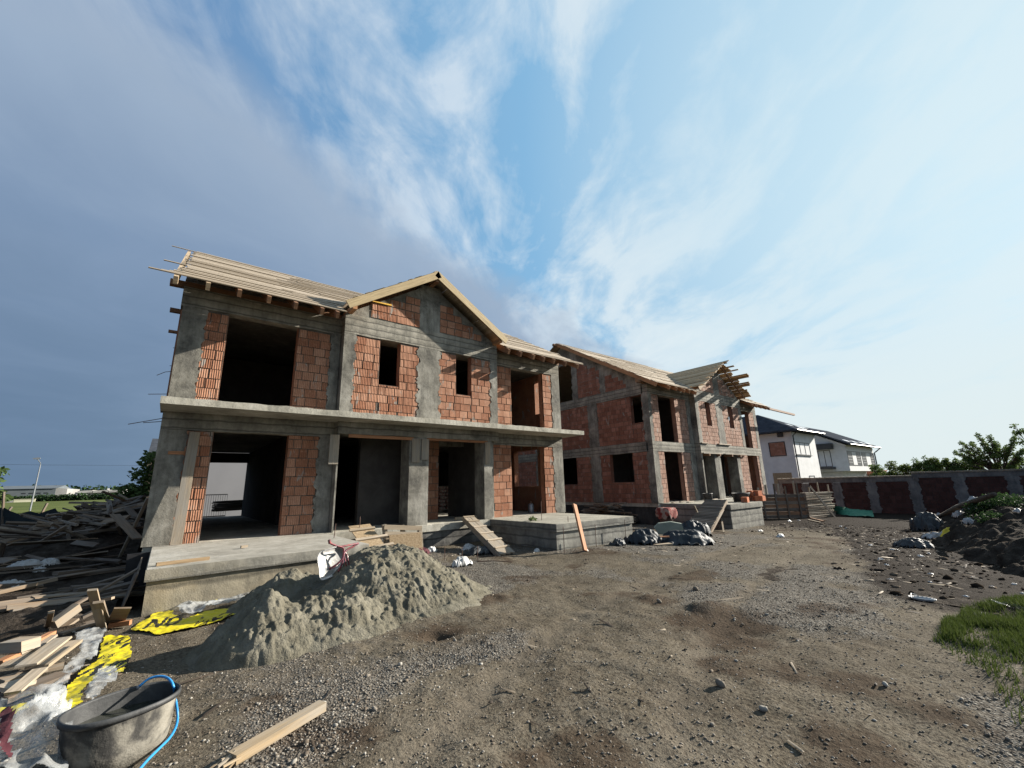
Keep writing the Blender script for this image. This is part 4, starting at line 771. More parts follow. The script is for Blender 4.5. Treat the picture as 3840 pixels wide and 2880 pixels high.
for x, y in ((51.2, 16.8), (53.4, 16.6), (54.9, 16.6), (52.3, 16.0)):
    z = 6.45+(y-15.5)*(2.45/4.9); mb = MB(); mb.ob((x, y, z+.06), (1, 0, 0), (0, 1, .5), (0, -.5, 1), 1.15, .55, .05); mb.build('skylight', M['glint_white'], rf)
mb = MB(); mb.tube([(49.0, 15.42, 6.38), (57.2, 15.42, 6.38)], .07, 6); mb.build('gutter', M['anth'], HW)
mb = MB(); mb.tube([(49.3, 15.5, 6.3), (49.62, 16.1, 5.9), (49.62, 16.15, -.6)], .06, 6); mb.build('downpipe', M['anth'], HW)
rect_window(HW, F, 50.0, 54.35, 3.96, 5.3, 3); rect_window(HW, F, 52.6, 54.2, 1.2, 1.85, 1)
M['blockfill'] = m_brick('bricked_up_fill', (.27, .13, .09), (.33, .17, .12), (.38, .2, .15))
mb = MB(); pbox(mb, T, 17.05, 18.48, 3.98, 5.3, -.005, .1); lay_bricks(mb, T, 17.05, 18.48, 3.98, 5.3, .4, .2, proud=.02); mb.build('bricked_window', M['blockfill'], HW)
mb = MB()
for r in ((16.98, 17.05, 3.9, 5.38), (18.48, 18.55, 3.9, 5.38), (17.05, 18.48, 3.9, 3.97), (17.05, 18.48, 5.31, 5.38)): pbox(mb, T, *r, -.06, .05)
mb.build('window_frame', M['anth'], HW)
mb = MB(); pbox(mb, T, 16.85, 18.6, .5, 2.2, -.02, .1); mb.build('boarded_window', M['osb'], HW)
mb = MB(); mb.box(49.45, 49.69, 17.0, 17.5, 5.85, 6.25); mb.build('vent', M['anth'], HW)
HX = empty('white_house', (75.9, 18.25, -.7), 'pale house with black slatted screens on its two front windows', 'house')
mb = MB(); mb.prism([(-1, -.8), (0, -.8), (0, 0)], 0, 1, lambda a, b, d: (90+a*.1, 30+d*.1, b*.1-5)); 
T = SIDE(75.9); F = FRONT(18.25)
mb = MB(); mb.box(75.9, 90.6, 18.25, 30, 2.4, 6.1); mb.box(77.5, 90.3, 19.6, 30, -.8, 2.395); mb.prism([(18.25, 6.1), (30, 6.1), (24.2, 9.2)], 75.9, 90.6, lambda a, b, d: (d, a, b)); mb.build('wall', M['white'], HX)
mb = MB(); mb.prism([(17.5, 6.0), (24.2, 9.45), (24.2, 9.65), (17.4, 6.2)], 74.9, 91.6, lambda a, b, d: (d, a, b)); mb.prism([(24.21, 9.45), (31, 6.0), (31, 6.2), (24.21, 9.65)], 74.9, 91.6, lambda a, b, d: (d, a, b)); rf = mb.build('roof', M['tile'], HX)
for x in (76.2, 80, 84.2, 88):
    mb = MB(); mb.ob((x+.8, 18.3, 6.72), (1, 0, 0), (0, 1, .51), (0, -.51, 1), 2.0, .7, .08); mb.build('skylight', M['glint_white'], rf)
mb = MB(); mb.tube([(75, 17.4, 6.1), (91.7, 17.4, 6.1), (91.2, 18.0, 5.5), (90.75, 18.15, 5.3), (90.75, 18.15, 2.4)], .09, 6); mb.build('gutter', M['anth'], HX)
for a0, a1 in ((75.95, 82.6), (83.3, 90.4)):
    ww = rect_window(HX, F, a0, a1, 3.15, 5.28, 1, .12, 'metal_light', False)
    for (s0, s1) in ((a0+.15, a0+2.3), (a1-2.2, a1-.15)):
        mb = MB(); pbox(mb, F, s0, s0+.08, 3.28, 5.2, -.025, .006); pbox(mb, F, s1-.08, s1, 3.28, 5.2, -.025, .006)
        for k in range(15): pbox(mb, F, s0, s1, 3.3+k*.13, 3.3+k*.13+(.11 if k not in (2, 5, 8) else .06), -.02, .005)
        mb.build('slat_screen', M['anth'], ww)
mb = MB(); mb.box(74.6, 75.89, 19.7, 21.9, 5.6, 6.4); mb.build('awning', M['anth'], HX)
mb = MB(); mb.box(74.4, 75.89, 19.9, 22.2, 2.75, 3.05); mb.build('balcony', M['anth'], HX); rect_window(HX, T, 20.2, 21.8, 3.1, 5.5, 2, .08, 'glass', False)
mb = MB(); mb.box(91.2, 97, 18.3, 24, -.8, 2.35); mb.box(91.1, 97.2, 18.2, 24.1, 2.35, 2.56); setp(mb.build('brick_shed', [M['brick_dull']]), label='small brick shed with a flat pale slab roof beyond the wall', cat='shed')
# boundary wall X = 36
M['net_m'] = m_mottle('dark_mortar', [(.3, (.03, .025, .024)), (.7, (.06, .05, .047))], 6)
BW = empty('boundary_wall', (36, 6, -.7), 'grey concrete boundary wall with dark red brick panels across the yard end', 'wall')
Y_w = [13.2, 11.45, 9.6, 7.72, 5.65, 3.66, 1.6, -.5, -2.6, -4.7]; T = SIDE(36.0)
M['wallconc'] = m_concrete('boundary_concrete', (.13, .133, .133), (.07, .073, .075), (.19, .193, .19))
for i in range(len(Y_w)-1):
    y1, y0 = Y_w[i], Y_w[i+1]; zt0 = 1.63 if y1 > 5.7 else 1.82
    brick_wall(BW, T, [(y0+.22, y1-.22, -.75, zt0-.34)], M['brick_red'], .2, 'brick_panel', mort=M['net_m'])
    mb = MB(); pbox(mb, T, y0+(.003 if i else 0), y1, zt0-.34, zt0-.06, -.012, .24); mb.build('beam', M['wallconc'], BW)
    mb = MB(); pbox(mb, T, y0+.004, y1, zt0-.058, zt0, -.06, .3); 
    for k in range(6): yy = y0+(y1-y0)*(k+.5)/6; mb.ob((36.1, yy, zt0+.012), (0, 1, .06), (1, 0, 0), (0, 0, 1), (y1-y0)/6-.01, .4, .03)
    mb.build('coping', M['conc_slab'], BW)
for i, y in enumerate(Y_w): column(BW, T, y-.23, y+.23, -.8, (1.63 if y > 5.7 else 1.82)-.35, .06, .06, d0=-.02, d1=.24, mat='wallconc')
for i, (y, z, w) in enumerate(((11.9, 2.5, 1.0), (10.9, 2.6, 1.1), (9.7, 2.35, 1.0), (8.6, 2.75, 1.0), (7.9, 3.0, .9), (7.2, 2.9, .9), (6.5, 2.6, .9), (5.6, 2.5, 1.1), (4.4, 2.4, 1.2), (3.2, 2.4, 1.2), (2.0, 2.4, 1.2), (.9, 2.5, 1.2), (-.3, 2.6, 1.3))):
    tree('tree', (60+i*.3, y, -.7), auto_clumps(60+i*.3, y, .9, z+.35, w*1.25, 15), 'round green tree in the dense row beyond the brick boundary wall', 'tree', 'trees beyond the boundary wall', leaf='leaf_yellow' if i % 3 else 'leaf', size=.17, n=3200, trunk=.1)
lim = []
for (u, v, u2, v2) in ((1900, 640, 1370, 450), (1900, 640, 1460, 420), (1850, 620, 1450, 330), (1880, 600, 1560, 330), (1900, 600, 1650, 240), (1900, 580, 1720, 330), (1920, 600, 1800, 260), (1930, 560, 1870, 330), (1960, 600, 2000, 380), (2000, 560, 2100, 270), (2050, 560, 2200, 420), (1960, 620, 2180, 520), (1700, 600, 1480, 520), (1750, 660, 1550, 600), (1950, 660, 2100, 610), (1800, 660, 1900, 590)):
    for f in (.35, .55, .72, .88, 1.0):
        a = atY_ = None; d = FW + RT*((zt(u+(u2-u)*f, v+(v2-v)*f)[0]-1920)/FPX) - UP*((zt(u+(u2-u)*f, v+(v2-v)*f)[1]-1440)/FPX); t_ = 40/d.x; lim.append(((40+random.uniform(-.5, .5), d.y*t_, EYE+d.z*t_), (.32, .19*(1.15-f*.5), .15)))
tree('tree', (40, 2.2, -.7), lim, 'spreading tree with separate leafy branches rising above the boundary wall', 'tree', leaf='leaf', size=.11, n=9000, trunk=.09)
def X_(u, v, X):
    d = FW + RT*((u-1920)/FPX) - UP*((v-1440)/FPX); t = X/d.x; return Vector((X, d.y*t, EYE+d.z*t))
q0, q1, q2 = X_(*zt(2200, 430), 30), X_(*zt(2150, 200), 30), X_(*zt(2090, 120), 30)
tree('sapling', (30, q0.y-.3, -.5), [(tuple(q1), (.2, .2, .12)), (tuple(q2), (.15, .12, .1)), (tuple(X_(*zt(2190, 330), 30)), (.2, .2, .15)), (tuple(X_(*zt(2205, 180), 30)), (.2, .2, .12)), (tuple(X_(*zt(2100, 200), 30)), (.15, .12, .06))], 'sparse thin sapling at the right edge above the rubble mound', 'sapling', leaf='leaf', size=.11, n=260, trunk=.035)
# ---------------------------------------------------------------- timber lying about
def plank(p0, p1, w, h, mat, label, group=None, name='plank', up=(0, 0, 1), cat='plank', jit=.004, extra=None):
    p0, p1 = Vector(p0), Vector(p1); c = (p0+p1)/2; mb = MB(); mb.beam(p0, p1, w, h, up=up, jit=jit)
    if extra: extra(mb)
    return mb.build(name, M[mat], None, origin=c, label=label, cat=cat, group=group)
def pk(c, z, fn=zk): return at(*fn(*c), z)
# boards of the big heap
mesh_pool = []
for k in range(14):
    L_ = random.choice([random.uniform(.5, 1.3), random.uniform(.8, 2.0)]); mb = MB(); mb.ob((0, 0, 0), (1, 0, 0), (0, 1, 0), (0, 0, 1), L_, random.choice([.07, .1, .12, .15, .22]), random.choice([.022, .025, .03, .06]), jit=.006)
    o = mb.build('board', M['scrap' if k % 4 else 'oldply'], None); mesh_pool.append((o.data, L_)); bpy.data.objects.remove(o)
def heap_board(x, y, z, yaw, pitch, roll, k, label, group):
    me, L_ = mesh_pool[k]; o = bpy.data.objects.new('board', me); COL.objects.link(o); o.location = (x, y, z); o.rotation_euler = (roll, pitch, yaw); return setp(o, label, 'board', group)
cnt = 0
while cnt < 270:
    y = random.choice([random.uniform(14, 28), random.uniform(16, 25)]); x = random.uniform(-.215*y-.2, -.75)
    if x < -.27*y+0.2 or random.random() > .25+.75*math.exp(-((y-20.5)/5.5)**2): continue
    z = left_z(x, y)+random.uniform(.0, .26)*math.exp(-((y-20.5)/5)**2)+.02
    heap_board(x, y, z, random.choice([random.gauss(.25, .5), random.gauss(2.2, .5), random.uniform(0, 3.14)]), random.gauss(0, .24), random.gauss(0, .5), random.randrange(14), 'old grey formwork board thrown onto the big timber heap', 'boards in the big timber heap'); cnt += 1
for _ in range(34):
    y = random.uniform(9.6, 15); x = random.uniform(-.19*y, -.5); heap_board(x, y, left_z(x, y)+.03, random.gauss(.35, .3), random.gauss(0, .06), random.gauss(0, .2), random.randrange(14), 'broken board half buried in the dark soil before the heap', 'boards in the dark soil')
plank(pk((180, 660), .75, zl) if 0 else at(*zl(1200, 1325), .04), Vector((-.30, 13.4, 1.62)), .06, .045, 'pine', 'thin slanting pole leaning against the left corner of the near house', name='pole', cat='pole')
plank(at(*zl(420, 870), .95), at(*zl(455, 950), .55), .14, .03, 'oldply', 'short board sticking up from the left end of the heap', up=(0, 1, 0), name='board', cat='board')
plank(at(*zl(510, 870), .95), at(*zl(512, 930), .6), .14, .03, 'oldply', 'second short board standing upright beside the first on the heap', up=(0, 1, 0), name='board', cat='board')
plank(at(*zl(540, 838), .9), at(*zl(760, 820), 1.0), .1, .05, 'pine_grey', 'pale board lying loose across the top of the dark net and heap', name='board', cat='board')
plank(at(*zl(1190, 800), 1.25), at(*zl(1430, 1050), .72), .2, .03, 'oldply', 'wide grey plank sliding down the right side of the heap', name='board', cat='board')
plank(at(*zl(890, 885), .95), at(*zl(1090, 905), .95), .14, .05, 'pine_grey', 'pale grey board lying level on the middle of the heap', name='board', cat='board')
plank(at(*zl(620, 862), 1.0), at(*zl(800, 910), .98), .06, .05, 'oldply', 'thin lath poking out above the middle of the heap', name='board', cat='board')
plank(at(*zl(740, 1010), .62), at(*zl(940, 1095), .5), .09, .05, 'oldply', 'brownish lath running down the front of the heap', name='board', cat='board')
plank(at(*zl(330, 1150), .35), at(*zl(500, 1090), .45), .26, .03, 'pine_grey', 'broad pale panel offcut on the front slope of the heap', name='board', cat='board')
# pile of cut wood beside the porch
W = [((780, 1040), .16, (1150, 775), .30, .10, .10, 'oldply', 'thick squared beam slanting across the pile by the porch'),
     ((1372, 515), .62, (1512, 1095), .05, .09, .03, 'oldply', 'narrow lath leaning upright in front of the porch side'),
     ((1460, 700), .46, (1555, 1010), .06, .10, .025, 'scrap', 'dark board standing just behind the upright lath'),
     ((1090, 750), .30, (2060, 205), .55, .05, .03, 'scrap', 'long thin bowed lath rising towards the porch corner'),
     ((1130, 760), .26, (1670, 640), .34, .06, .03, 'oldply', 'thin lath lying below the long bowed one'),
     ((1620, 1045), .04, (1935, 1000), .05, .07, .055, 'orange_wood', 'orange squared offcut on the ground at the porch corner'),
     ((830, 1180), .06, (1440, 985), .08, .20, .03, 'scrap', 'broad dark board lying flat at the foot of the pile'),
     ((240, 1105), .05, (680, 965), .10, .18, .025, 'oldply', 'flat brown board at the far left of the cut wood'),
     ((700, 1110), .05, (757, 850), .40, .05, .03, 'oldply', 'short stake standing up left of the thick beam'),
     ((110, 1225), .04, (700, 1135), .06, .05, .04, 'scrap', 'thin batten lying along the near edge of the dark soil'),
     ((920, 1095), .08, (1110, 960), .14, .10, .03, 'oldply', 'short board tucked under the thick squared beam'),
     ((880, 850), .18, (1330, 760), .22, .09, .03, 'scrap', 'dark board at the back of the porch side pile'),
     ((1210, 930), .15, (1420, 830), .20, .10, .03, 'scrap', 'blackened board behind the upright lath'),
     ((480, 1325), .20, (775, 1170), .20, .06, .05, 'orange_wood', 'fresh orange lath on top of the near woodpile'),
     ((0, 1605), .17, (272, 1470), .20, .07, .05, 'orange_wood', 'orange batten cut off by the left photo edge'),
     ((130, 1659), .16, (725, 1205), .20, .14, .025, 'pine_grey', 'long grey plank on the near woodpile'),
     ((380, 1645), .20, (930, 1235), .22, .15, .022, 'pine_grey', 'wide pale plank beside the long grey one'),
     ((555, 1659), .16, (1060, 1290), .185, .18, .03, 'pine', 'split yellowish plank right of the wide pale plank'),
     ((690, 1659), .19, (1150, 1310), .21, .03, .03, 'pine', 'pale splinter running along the split plank'),
     ((270, 1445), .22, (520, 1340), .22, .06, .04, 'pine', 'small pale batten lying under the grey block')]
for (a, za, b, zb_, w_, h_, mt_, lb) in W: plank(pk(a, za), pk(b, zb_), w_, h_, mt_, lb)
plank(pk((110, 1345), .26), pk((460, 1335), .26), .17, .09, 'pine_grey', 'stubby grey block of timber on the near woodpile', name='block', cat='block', jit=.012)
for (a, za, b, zb_, w_, h_, mt_, lb) in (((0, 540), .06, (690, 270), .08, .17, .05, 'scrap', 'dark bottom board of the near woodpile'), ((140, 458), .17, (440, 205), .20, .10, .022, 'pine', 'splintered pale board at the front of the woodpile'), ((0, 420), .15, (330, 330), .14, .2, .03, 'pine', 'pinkish broad board under the splintered one'),
        ((0, 330), .12, (480, 190), .12, .16, .03, 'oldply', 'brown board in the middle layer of the woodpile'), ((60, 300), .1, (700, 160), .10, .12, .03, 'oldply', 'brown board running under the clear film'), ((330, 400), .05, (720, 240), .05, .12, .03, 'scrap', 'dark lower board next to the yellow film'), ((0, 480), .03, (560, 330), .03, .1, .04, 'scrap', 'weathered board at the base of the woodpile')):
    plank(pk(a, za, zuu), pk(b, zb_, zuu), w_, h_, mt_, lb)
def panel(name, pts, th, mat, label, cat='panel', **k):
    pts = [Vector(p) for p in pts]; n = (pts[1]-pts[0]).cross(pts[-1]-pts[0]).normalized(); c = sum(pts, Vector())/len(pts); mb = MB(); m = len(pts)
    u = (pts[1]-pts[0]).normalized(); v = n.cross(u)
    mb.prism([((p-pts[0]).dot(u), (p-pts[0]).dot(v)) for p in pts], -th/2, th/2, lambda a, b, d: tuple(pts[0]+u*a+v*b+n*d)); return mb.build(name, M[mat], None, origin=c, label=label, cat=cat, **k)
xq = -.20
panel('sheet', [(xq-.10, 8.75, .02), (xq-.12, 10.6, .02), (xq+.02, 10.6, .60), (xq+.03, 8.75, .56)], .02, 'scrap', 'large dark plywood sheet leaning on the left side of the porch', 'sheet')
panel('sheet', [pk((1580, 1010), .05), pk((1850, 985), .05), pk((1960, 755), .32), pk((1690, 790), .32)], .018, 'oldply', 'square brown sheet offcut leaning by the porch corner', 'sheet')
# plank in the foreground with a splintered end
M['beamwood'] = m_wood('dusty_beam', (.26, .19, .11), (.32, .24, .15), (.38, .29, .19), grey=(.25, .225, .19))
fp0, fp1 = at(*zb(1500, 1120), .05), at(*zb(2090, 770), .05)
def splinter(mb):
    d = (fp0-fp1).normalized(); s = d.cross(Vector((0, 0, 1)))
    for k in range(7): a = fp0+s*(-.045+.015*k)-d*.03; mb.beam(a+Vector((0, 0, random.uniform(-.03, .03))), a+d*random.uniform(.06, .14)+Vector((0, 0, random.uniform(-.04, .02))), .013, .012)
plank(fp0, fp1, .085, .06, 'beamwood', 'short thick beam with a splintered end in the foreground gravel', name='beam', cat='beam', extra=splinter)
plank((.03, 8.72, .672), atY(*(480+.4823*632, 1480+.4823*1270), 8.85), .06, .05, 'timber', 'squared batten lying on the front edge of the garage porch', name='batten', cat='batten')
b_ = at(480+.4823*900, 1480+.4823*1190, .66); plank(b_+Vector((-.05, 0, .02)), b_+Vector((.06, .03, .02)), .05, .04, 'pine', 'tiny wood offcut in the middle of the garage porch', name='offcut', cat='offcut')
plank((.31, 11.82, .66), (.36, 12.0, 3.06), .20, .03, 'pine_grey', 'tall plank leaning upright on the left garage column', up=(0, 1, 0))
plank(at(*z5b(1095, 498), .02), Vector((8.93, 8.50, 1.13)), .13, .05, 'orange_wood', 'reddish plank leaning against the right hand porch block', up=(0, 1, 0))
plank((7.33, 12.2, .70), (8.33, 12.22, .70), .05, .09, 'pine', 'pale board laid across the middle doorway sill', name='board', cat='board')
# ramps
def ramp(name, A, B, C, D, mat, cm, label, cleats, cw=.055, stiles=True):
    """A,B lower corners; D,C upper corners"""
    A, B, C, D = map(Vector, (A, B, C, D)); r = empty(name, (A+B)/2, label, 'ramp'); n = (B-A).cross(D-A).normalized(); n = n if n.z > 0 else -n
    nb = 3
    for k in range(nb):
        f = (k+.5)/nb; mb = MB(); mb.beam(A.lerp(B, f), D.lerp(C, f), (B-A).length/nb-.012, .04, up=n, jit=.004); mb.build('board', M[mat], r)
    for f in cleats:
        e = random.uniform(.01, .05); p, q = A.lerp(D, f), B.lerp(C, f); u = (q-p).normalized(); mb = MB(); mb.beam(p-u*e+n*.04, q+u*random.uniform(0, .05)+n*.04, cw, .028, up=n); mb.build('cleat', M[cm], r)
    if stiles:
        for a, d in ((A, D), (B, C)): mb = MB(); mb.beam(a-n*.07, d-n*.07, .045, .1, up=n); mb.build('stile', M[mat], r)
    return r
A, B = at(*z4(1480, 1108), .03, True), at(*z4(1592, 1085), .03, True); D, C = atY(*z4(1195, 808), 11.5), atY(*z4(1268, 803), 11.5)
D.y = C.y = 11.55; ramp('plank_ramp', A, B, C, D, 'pine_grey', 'pine', 'narrow cleated plank ramp leading up to the middle doorway', (.12, .3, .48, .66, .83, .97))
A, B = Vector((16.95, 9.95, -.22)), Vector((16.75, 8.85, -.27)); M['rampslat'] = m_wood('ramp_slat', (.11, .095, .078), (.165, .145, .118), (.25, .215, .17))
RT_ = ramp('board_ramp', A, B, (19.2, 9.2, .81), (19.2, 10.1, .81), 'oldply', 'rampslat', 'wide board ramp up to the second house with rough cross battens', [.02+.047*k for k in range(21)], .085)
e = B+Vector((.9, -.12, 0)); plank(at(*z5b(2212, 340) if 0 else (2360+.36166*980, 1840+.36166*435), 0, True), at(2360+.36166*938, 1840+.36166*190, .35), .06, .05, 'pine', 'thin prop standing under the wide board ramp', name='prop', cat='prop')
plank(atY(2360+.36166*670, 1840+.36166*150, 9.9), atY(2360+.36166*705, 1840+.36166*225, 9.9), .07, .04, 'pine', 'short pale stick poking up left of the wide ramp', name='stick', cat='stick')
# pallets and sheets before the porch recess
pl = empty('pallet', (4.85, 10.9, 0), 'upended pallet box with a sheet of chipboard on its front', 'pallet')
q = lambda a, b, Y=10.75: atY(*z4(a, b), Y)
tl, tr_, br_, bl_ = q(560, 868), q(862, 880), q(875, 1085), q(590, 1100)
for f0, f1 in ((0, .16), (.24, .38), (.46, .6), (.68, .82), (.88, 1)):
    mb = MB(); a0, a1, c0, c1 = tl.lerp(bl_, f0), tl.lerp(bl_, f1), tr_.lerp(br_, f0), tr_.lerp(br_, f1); mb.beam((a0+a1)/2+Vector((0, .06, 0)), (c0+c1)/2+Vector((0, .06, 0)), (a1-a0).length, .022, up=(0, 1, 0)); mb.build('slat', M['pine'], pl)
for f in (.03, .5, .97):
    mb = MB(); mb.beam(tl.lerp(tr_, f)+Vector((0, .13, 0)), bl_.lerp(br_, f)+Vector((0, .13, 0)), .1, .09, up=(0, 1, 0)); mb.build('bearer', M['pine_grey'], pl)
mb = MB(); s_ = [q(592, 950, 10.74), q(840, 928, 10.74), q(862, 1075, 10.74), q(600, 1100, 10.74)]; mb.prism([(p.x, p.z) for p in s_], 10.715, 10.733, lambda a, b, d: (a, d, b)); mb.build('chipboard', M['osb'], pl)
pa = empty('slatted_panel', (4.0, 10.8, 0), 'tilted chipboard panel with cross battens leaning beside the pallet', 'panel')
a, b, c, d_ = q(268, 882, 11.3), q(440, 862, 11.3), q(600, 1085, 10.2), q(430, 1120, 10.2)
mb = MB(); n = (b-a).cross(d_-a).normalized(); u = (b-a).normalized(); v = n.cross(u); mb.prism([((p-a).dot(u), (p-a).dot(v)) for p in (a, b, c, d_)], -.01, .01, lambda s, t_, k: tuple(a+u*s+v*t_+n*k)); mb.build('chipboard', M['osb'], pa); n = n if n.y < 0 else -n
for f in (.18, .5, .8):
    mb = MB(); p, r_ = a.lerp(d_, f), b.lerp(c, f); w_ = (r_-p).normalized(); mb.beam(p-w_*.06+n*.03, r_+w_*(.2 if f > .3 else .04)+n*.03, .08, .03, up=n); mb.build('batten', M['pine'], pa)
# rods
for (x, y, z0, z, lb) in ((*at(*z4(345, 1145), 0).to_2d(), 0, 1.02, 'rusty rebar stake right beside the wheelbarrow'), (3.1, 10.4, .644, .95, 'thin rod standing on the back corner of the garage porch'), (8.2, 8.25, 0, .62, 'rusty rebar stake at the front left corner of the right porch block'),
        (8.95, 9.9, .65, 1.2, 'upright rod on the deck of the right porch block'), (8.95, 8.8, .65, .80, 'short rod stub on the front edge of the right porch deck'), (9.55, 8.35, 0, .58, 'rod standing in the ground right of the reddish plank'), (10.95, 8.4, 0, .60, 'rod standing near the right end of the porch block'), (14.2, 13.6, -.2, 1.25, 'tall thin rod between the two houses')):
    z0 = gnd(x, y)-.02 if z0 <= 0 else z0; mb = MB(); mb.tube([(x, y, z0), (x+random.uniform(-.02, .02), y, z)], .009, 6); mb.build('rebar_stake', M['rust'], None, origin=(x, y, z0), label=lb, cat='rebar')
for (a, b, lb) in ((1035, 1145, 'low rebar stub in the rubble left of the narrow ramp'), (1175, 1150, 'rebar stub beside the crumpled white bag'), (1298, 1145, 'rebar stub in the gravel just left of the ramp foot')):
    p = at(*z4(a, b), 0); mb = MB(); mb.tube([p, p+Vector((.01, 0, .30))], .008, 5); mb.build('rebar_stake', M['rust'], None, origin=p, label=lb, cat='rebar')
p, r_ = at(*z4(1300, 1160), .03), at(*z4(1575, 1165), .03); mb = MB(); mb.tube([p, p.lerp(r_, .5)+Vector((0, 0, .02)), r_], .01, 6); mb.build('rebar_bar', M['rust'], None, origin=p, label='reddish steel bar lying on the gravel below the ramp', cat='rebar')
# ---------------------------------------------------------------- crumpled film with lettering
M['yfilm'] = m_mottle('yellow_film', [(.3, (.42, .34, .01)), (.6, (.52, .44, .015)), (.8, (.56, .49, .06))], 3, .35, .25, 18, .02, .5)
M['bfilm'] = m_mottle('black_print', [(.3, (.01, .01, .01)), (.7, (.02, .02, .018))], 3, .4, .1)
def t_clear():
    t = NT('clear_film'); n = t.noise(t.co('Object'), 9, 5, .6); f = t.n('Fresnel', ins={'IOR': 1.4}).outputs[0]; tr = t.n('BsdfTransparent', ins={'Color': (.93, .94, .95, 1)})
    t.put(t.bsdf.inputs['Base Color'], (.40, .41, .41, 1)); t.put(t.bsdf.inputs['Roughness'], .25); t.put(t.bsdf.inputs['Normal'], t.bump(n, .6, .03)); k = t.math('MULTIPLY_ADD', t.ramp(n, [(.35, 0), (.7, 1)]), .42, .22)
    mx = t.n('MixShader', ins={0: k, 1: tr.outputs[0], 2: t.bsdf.outputs[0]}); t.nt.links.new(mx.outputs[0], t.out.inputs['Surface']); return t.mat
M['cfilm'] = t_clear()
STR = {'N': [[(0, 0), (0, 1), (.8, 0), (.8, 1)]], 'O': [[(.4, 0), (.05, .25), (.05, .75), (.4, 1), (.75, .75), (.75, .25), (.4, 0)]], 'V': [[(0, 1), (.4, 0), (.8, 1)]], 'C': [[(.75, .15), (.4, 0), (.05, .25), (.05, .75), (.4, 1), (.75, .85)]],
       'A': [[(0, 0), (.4, 1), (.8, 0)], [(.15, .35), (.65, .35)]], 'U': [[(0, 1), (0, .2), (.2, 0), (.6, 0), (.8, .2), (.8, 1)]], 'I': [[(.2, 0), (.2, 1)]], 'D': [[(0, 0), (0, 1), (.5, .9), (.75, .5), (.5, .1), (0, 0)]]}
def film(name, outline, zf_, mats, parent, res=.014, cr=.05, seed=0, text=(), base=None):
    xs = [p[0] for p in outline]; ys = [p[1] for p in outline]; X, Y = np.meshgrid(np.arange(min(xs), max(xs), res), np.arange(min(ys), max(ys), res), indexing='ij')
    wob = .05*(fbm(X*7, Y*7, seed+3, 3)-.5); m = in_poly(X+wob, Y+wob[::-1, ::-1], outline)
    r1 = 1-np.abs(fbm(X*3.2+.9*Y, Y*4.5-1.2*X, seed, 2)*2-1); r2 = 1-np.abs(fbm(X*11, Y*9+2*X, seed+9, 2)*2-1)
    Z = (base(X, Y) if base is not None else relief(X, Y))+zf_*.6+cr*(.75*(r1**2.5)+.22*(r2**2))*(.35+.9*vnoise(X*2.2, Y*2.2, seed+5))
    mi = np.zeros(X.shape, int)
    for (s, ox, oy, h, wf, ang) in text:
        ca, sa = math.cos(ang), math.sin(ang); lx = ((X-ox)*ca+(Y-oy)*sa)/(h*wf); ly = (-(X-ox)*sa+(Y-oy)*ca)/h
        for k, ch in enumerate(s):
            for line in STR[ch]:
                P = [(q[0]+k*1.1, q[1]) for q in line]
                for (x0, y0), (x1, y1) in zip(P, P[1:]):
                    L2 = (x1-x0)**2+(y1-y0)**2; t = np.clip(((lx-x0)*(x1-x0)+(ly-y0)*(y1-y0))/L2, 0, 1); mi[np.hypot(lx-x0-t*(x1-x0), ly-y0-t*(y1-y0)) < .125] = 1
    m2 = m[:-1, :-1] & m[1:, 1:]
    return link_mesh(name, grid_mesh(name, X, Y, Z, mask=m2, mat_idx=mi[:-1, :-1]), [M[q] for q in mats], parent)
def out_(c, fn=zb, z=.06): return [at(*fn(*p), z).to_2d().to_tuple() for p in c]
fa = empty('plastic_wrap', (*at(*zb(1200, 190), 0).to_2d(), 0), 'crumpled yellow printed plastic wrap lying at the foot of the garage porch', 'plastic wrap')
o1 = out_([(850, 262), (900, 205), (960, 185), (1010, 150), (1090, 115), (1140, 112), (1130, 160), (1200, 185), (1330, 145), (1480, 125), (1560, 105), (1590, 125), (1570, 150), (1400, 205), (1300, 225), (1040, 280), (950, 270)])
ax = at(*zb(905, 262), .06).to_2d(); bx = at(*zb(1010, 180), .06).to_2d(); an = math.atan2((bx-ax).y, (bx-ax).x)
cA = at(*zb(1010, 165), .06).to_2d(); cB = at(*zb(1240, 205), .06).to_2d(); cC = at(*zb(1420, 165), .06).to_2d()
film('yellow_film', o1, .03, ['yfilm', 'bfilm'], fa, cr=.026, seed=501, text=[('NO', ax.x+.04, ax.y+.05, .42, .42, -YAW+.45), ('AO', cA.x, cA.y+.1, .36, .36, -YAW+.3), ('CO', cC.x-.12, cC.y-.2, .36, .4, -YAW+.1), ('VA', cB.x, cB.y-.2, .16, .5, -YAW+.2)])
film('yellow_film', out_([(1310, 85), (1380, 58), (1430, 48), (1450, 62), (1400, 95)]), .06, ['yfilm', 'bfilm'], fa, cr=.08, seed=505)
film('clear_film', out_([(1125, 150), (1140, 105), (1260, 90), (1420, 70), (1600, 50), (1635, 75), (1580, 100), (1480, 130), (1330, 150), (1200, 190)]), .07, ['cfilm'], fa, cr=.09, seed=509)
fb = empty('plastic_wrap', (*at(*zb(650, 520), 0).to_2d(), 0), 'long yellow and clear plastic wrap draped beside the near woodpile', 'plastic wrap')
o2 = out_([(690, 292), (760, 296), (830, 300), (855, 340), (862, 400), (845, 450), (805, 525), (745, 522), (740, 540), (650, 545), (570, 600), (540, 700), (530, 740), (420, 800), (378, 770), (385, 710), (450, 610), (510, 545), (560, 500), (640, 440), (660, 360)])
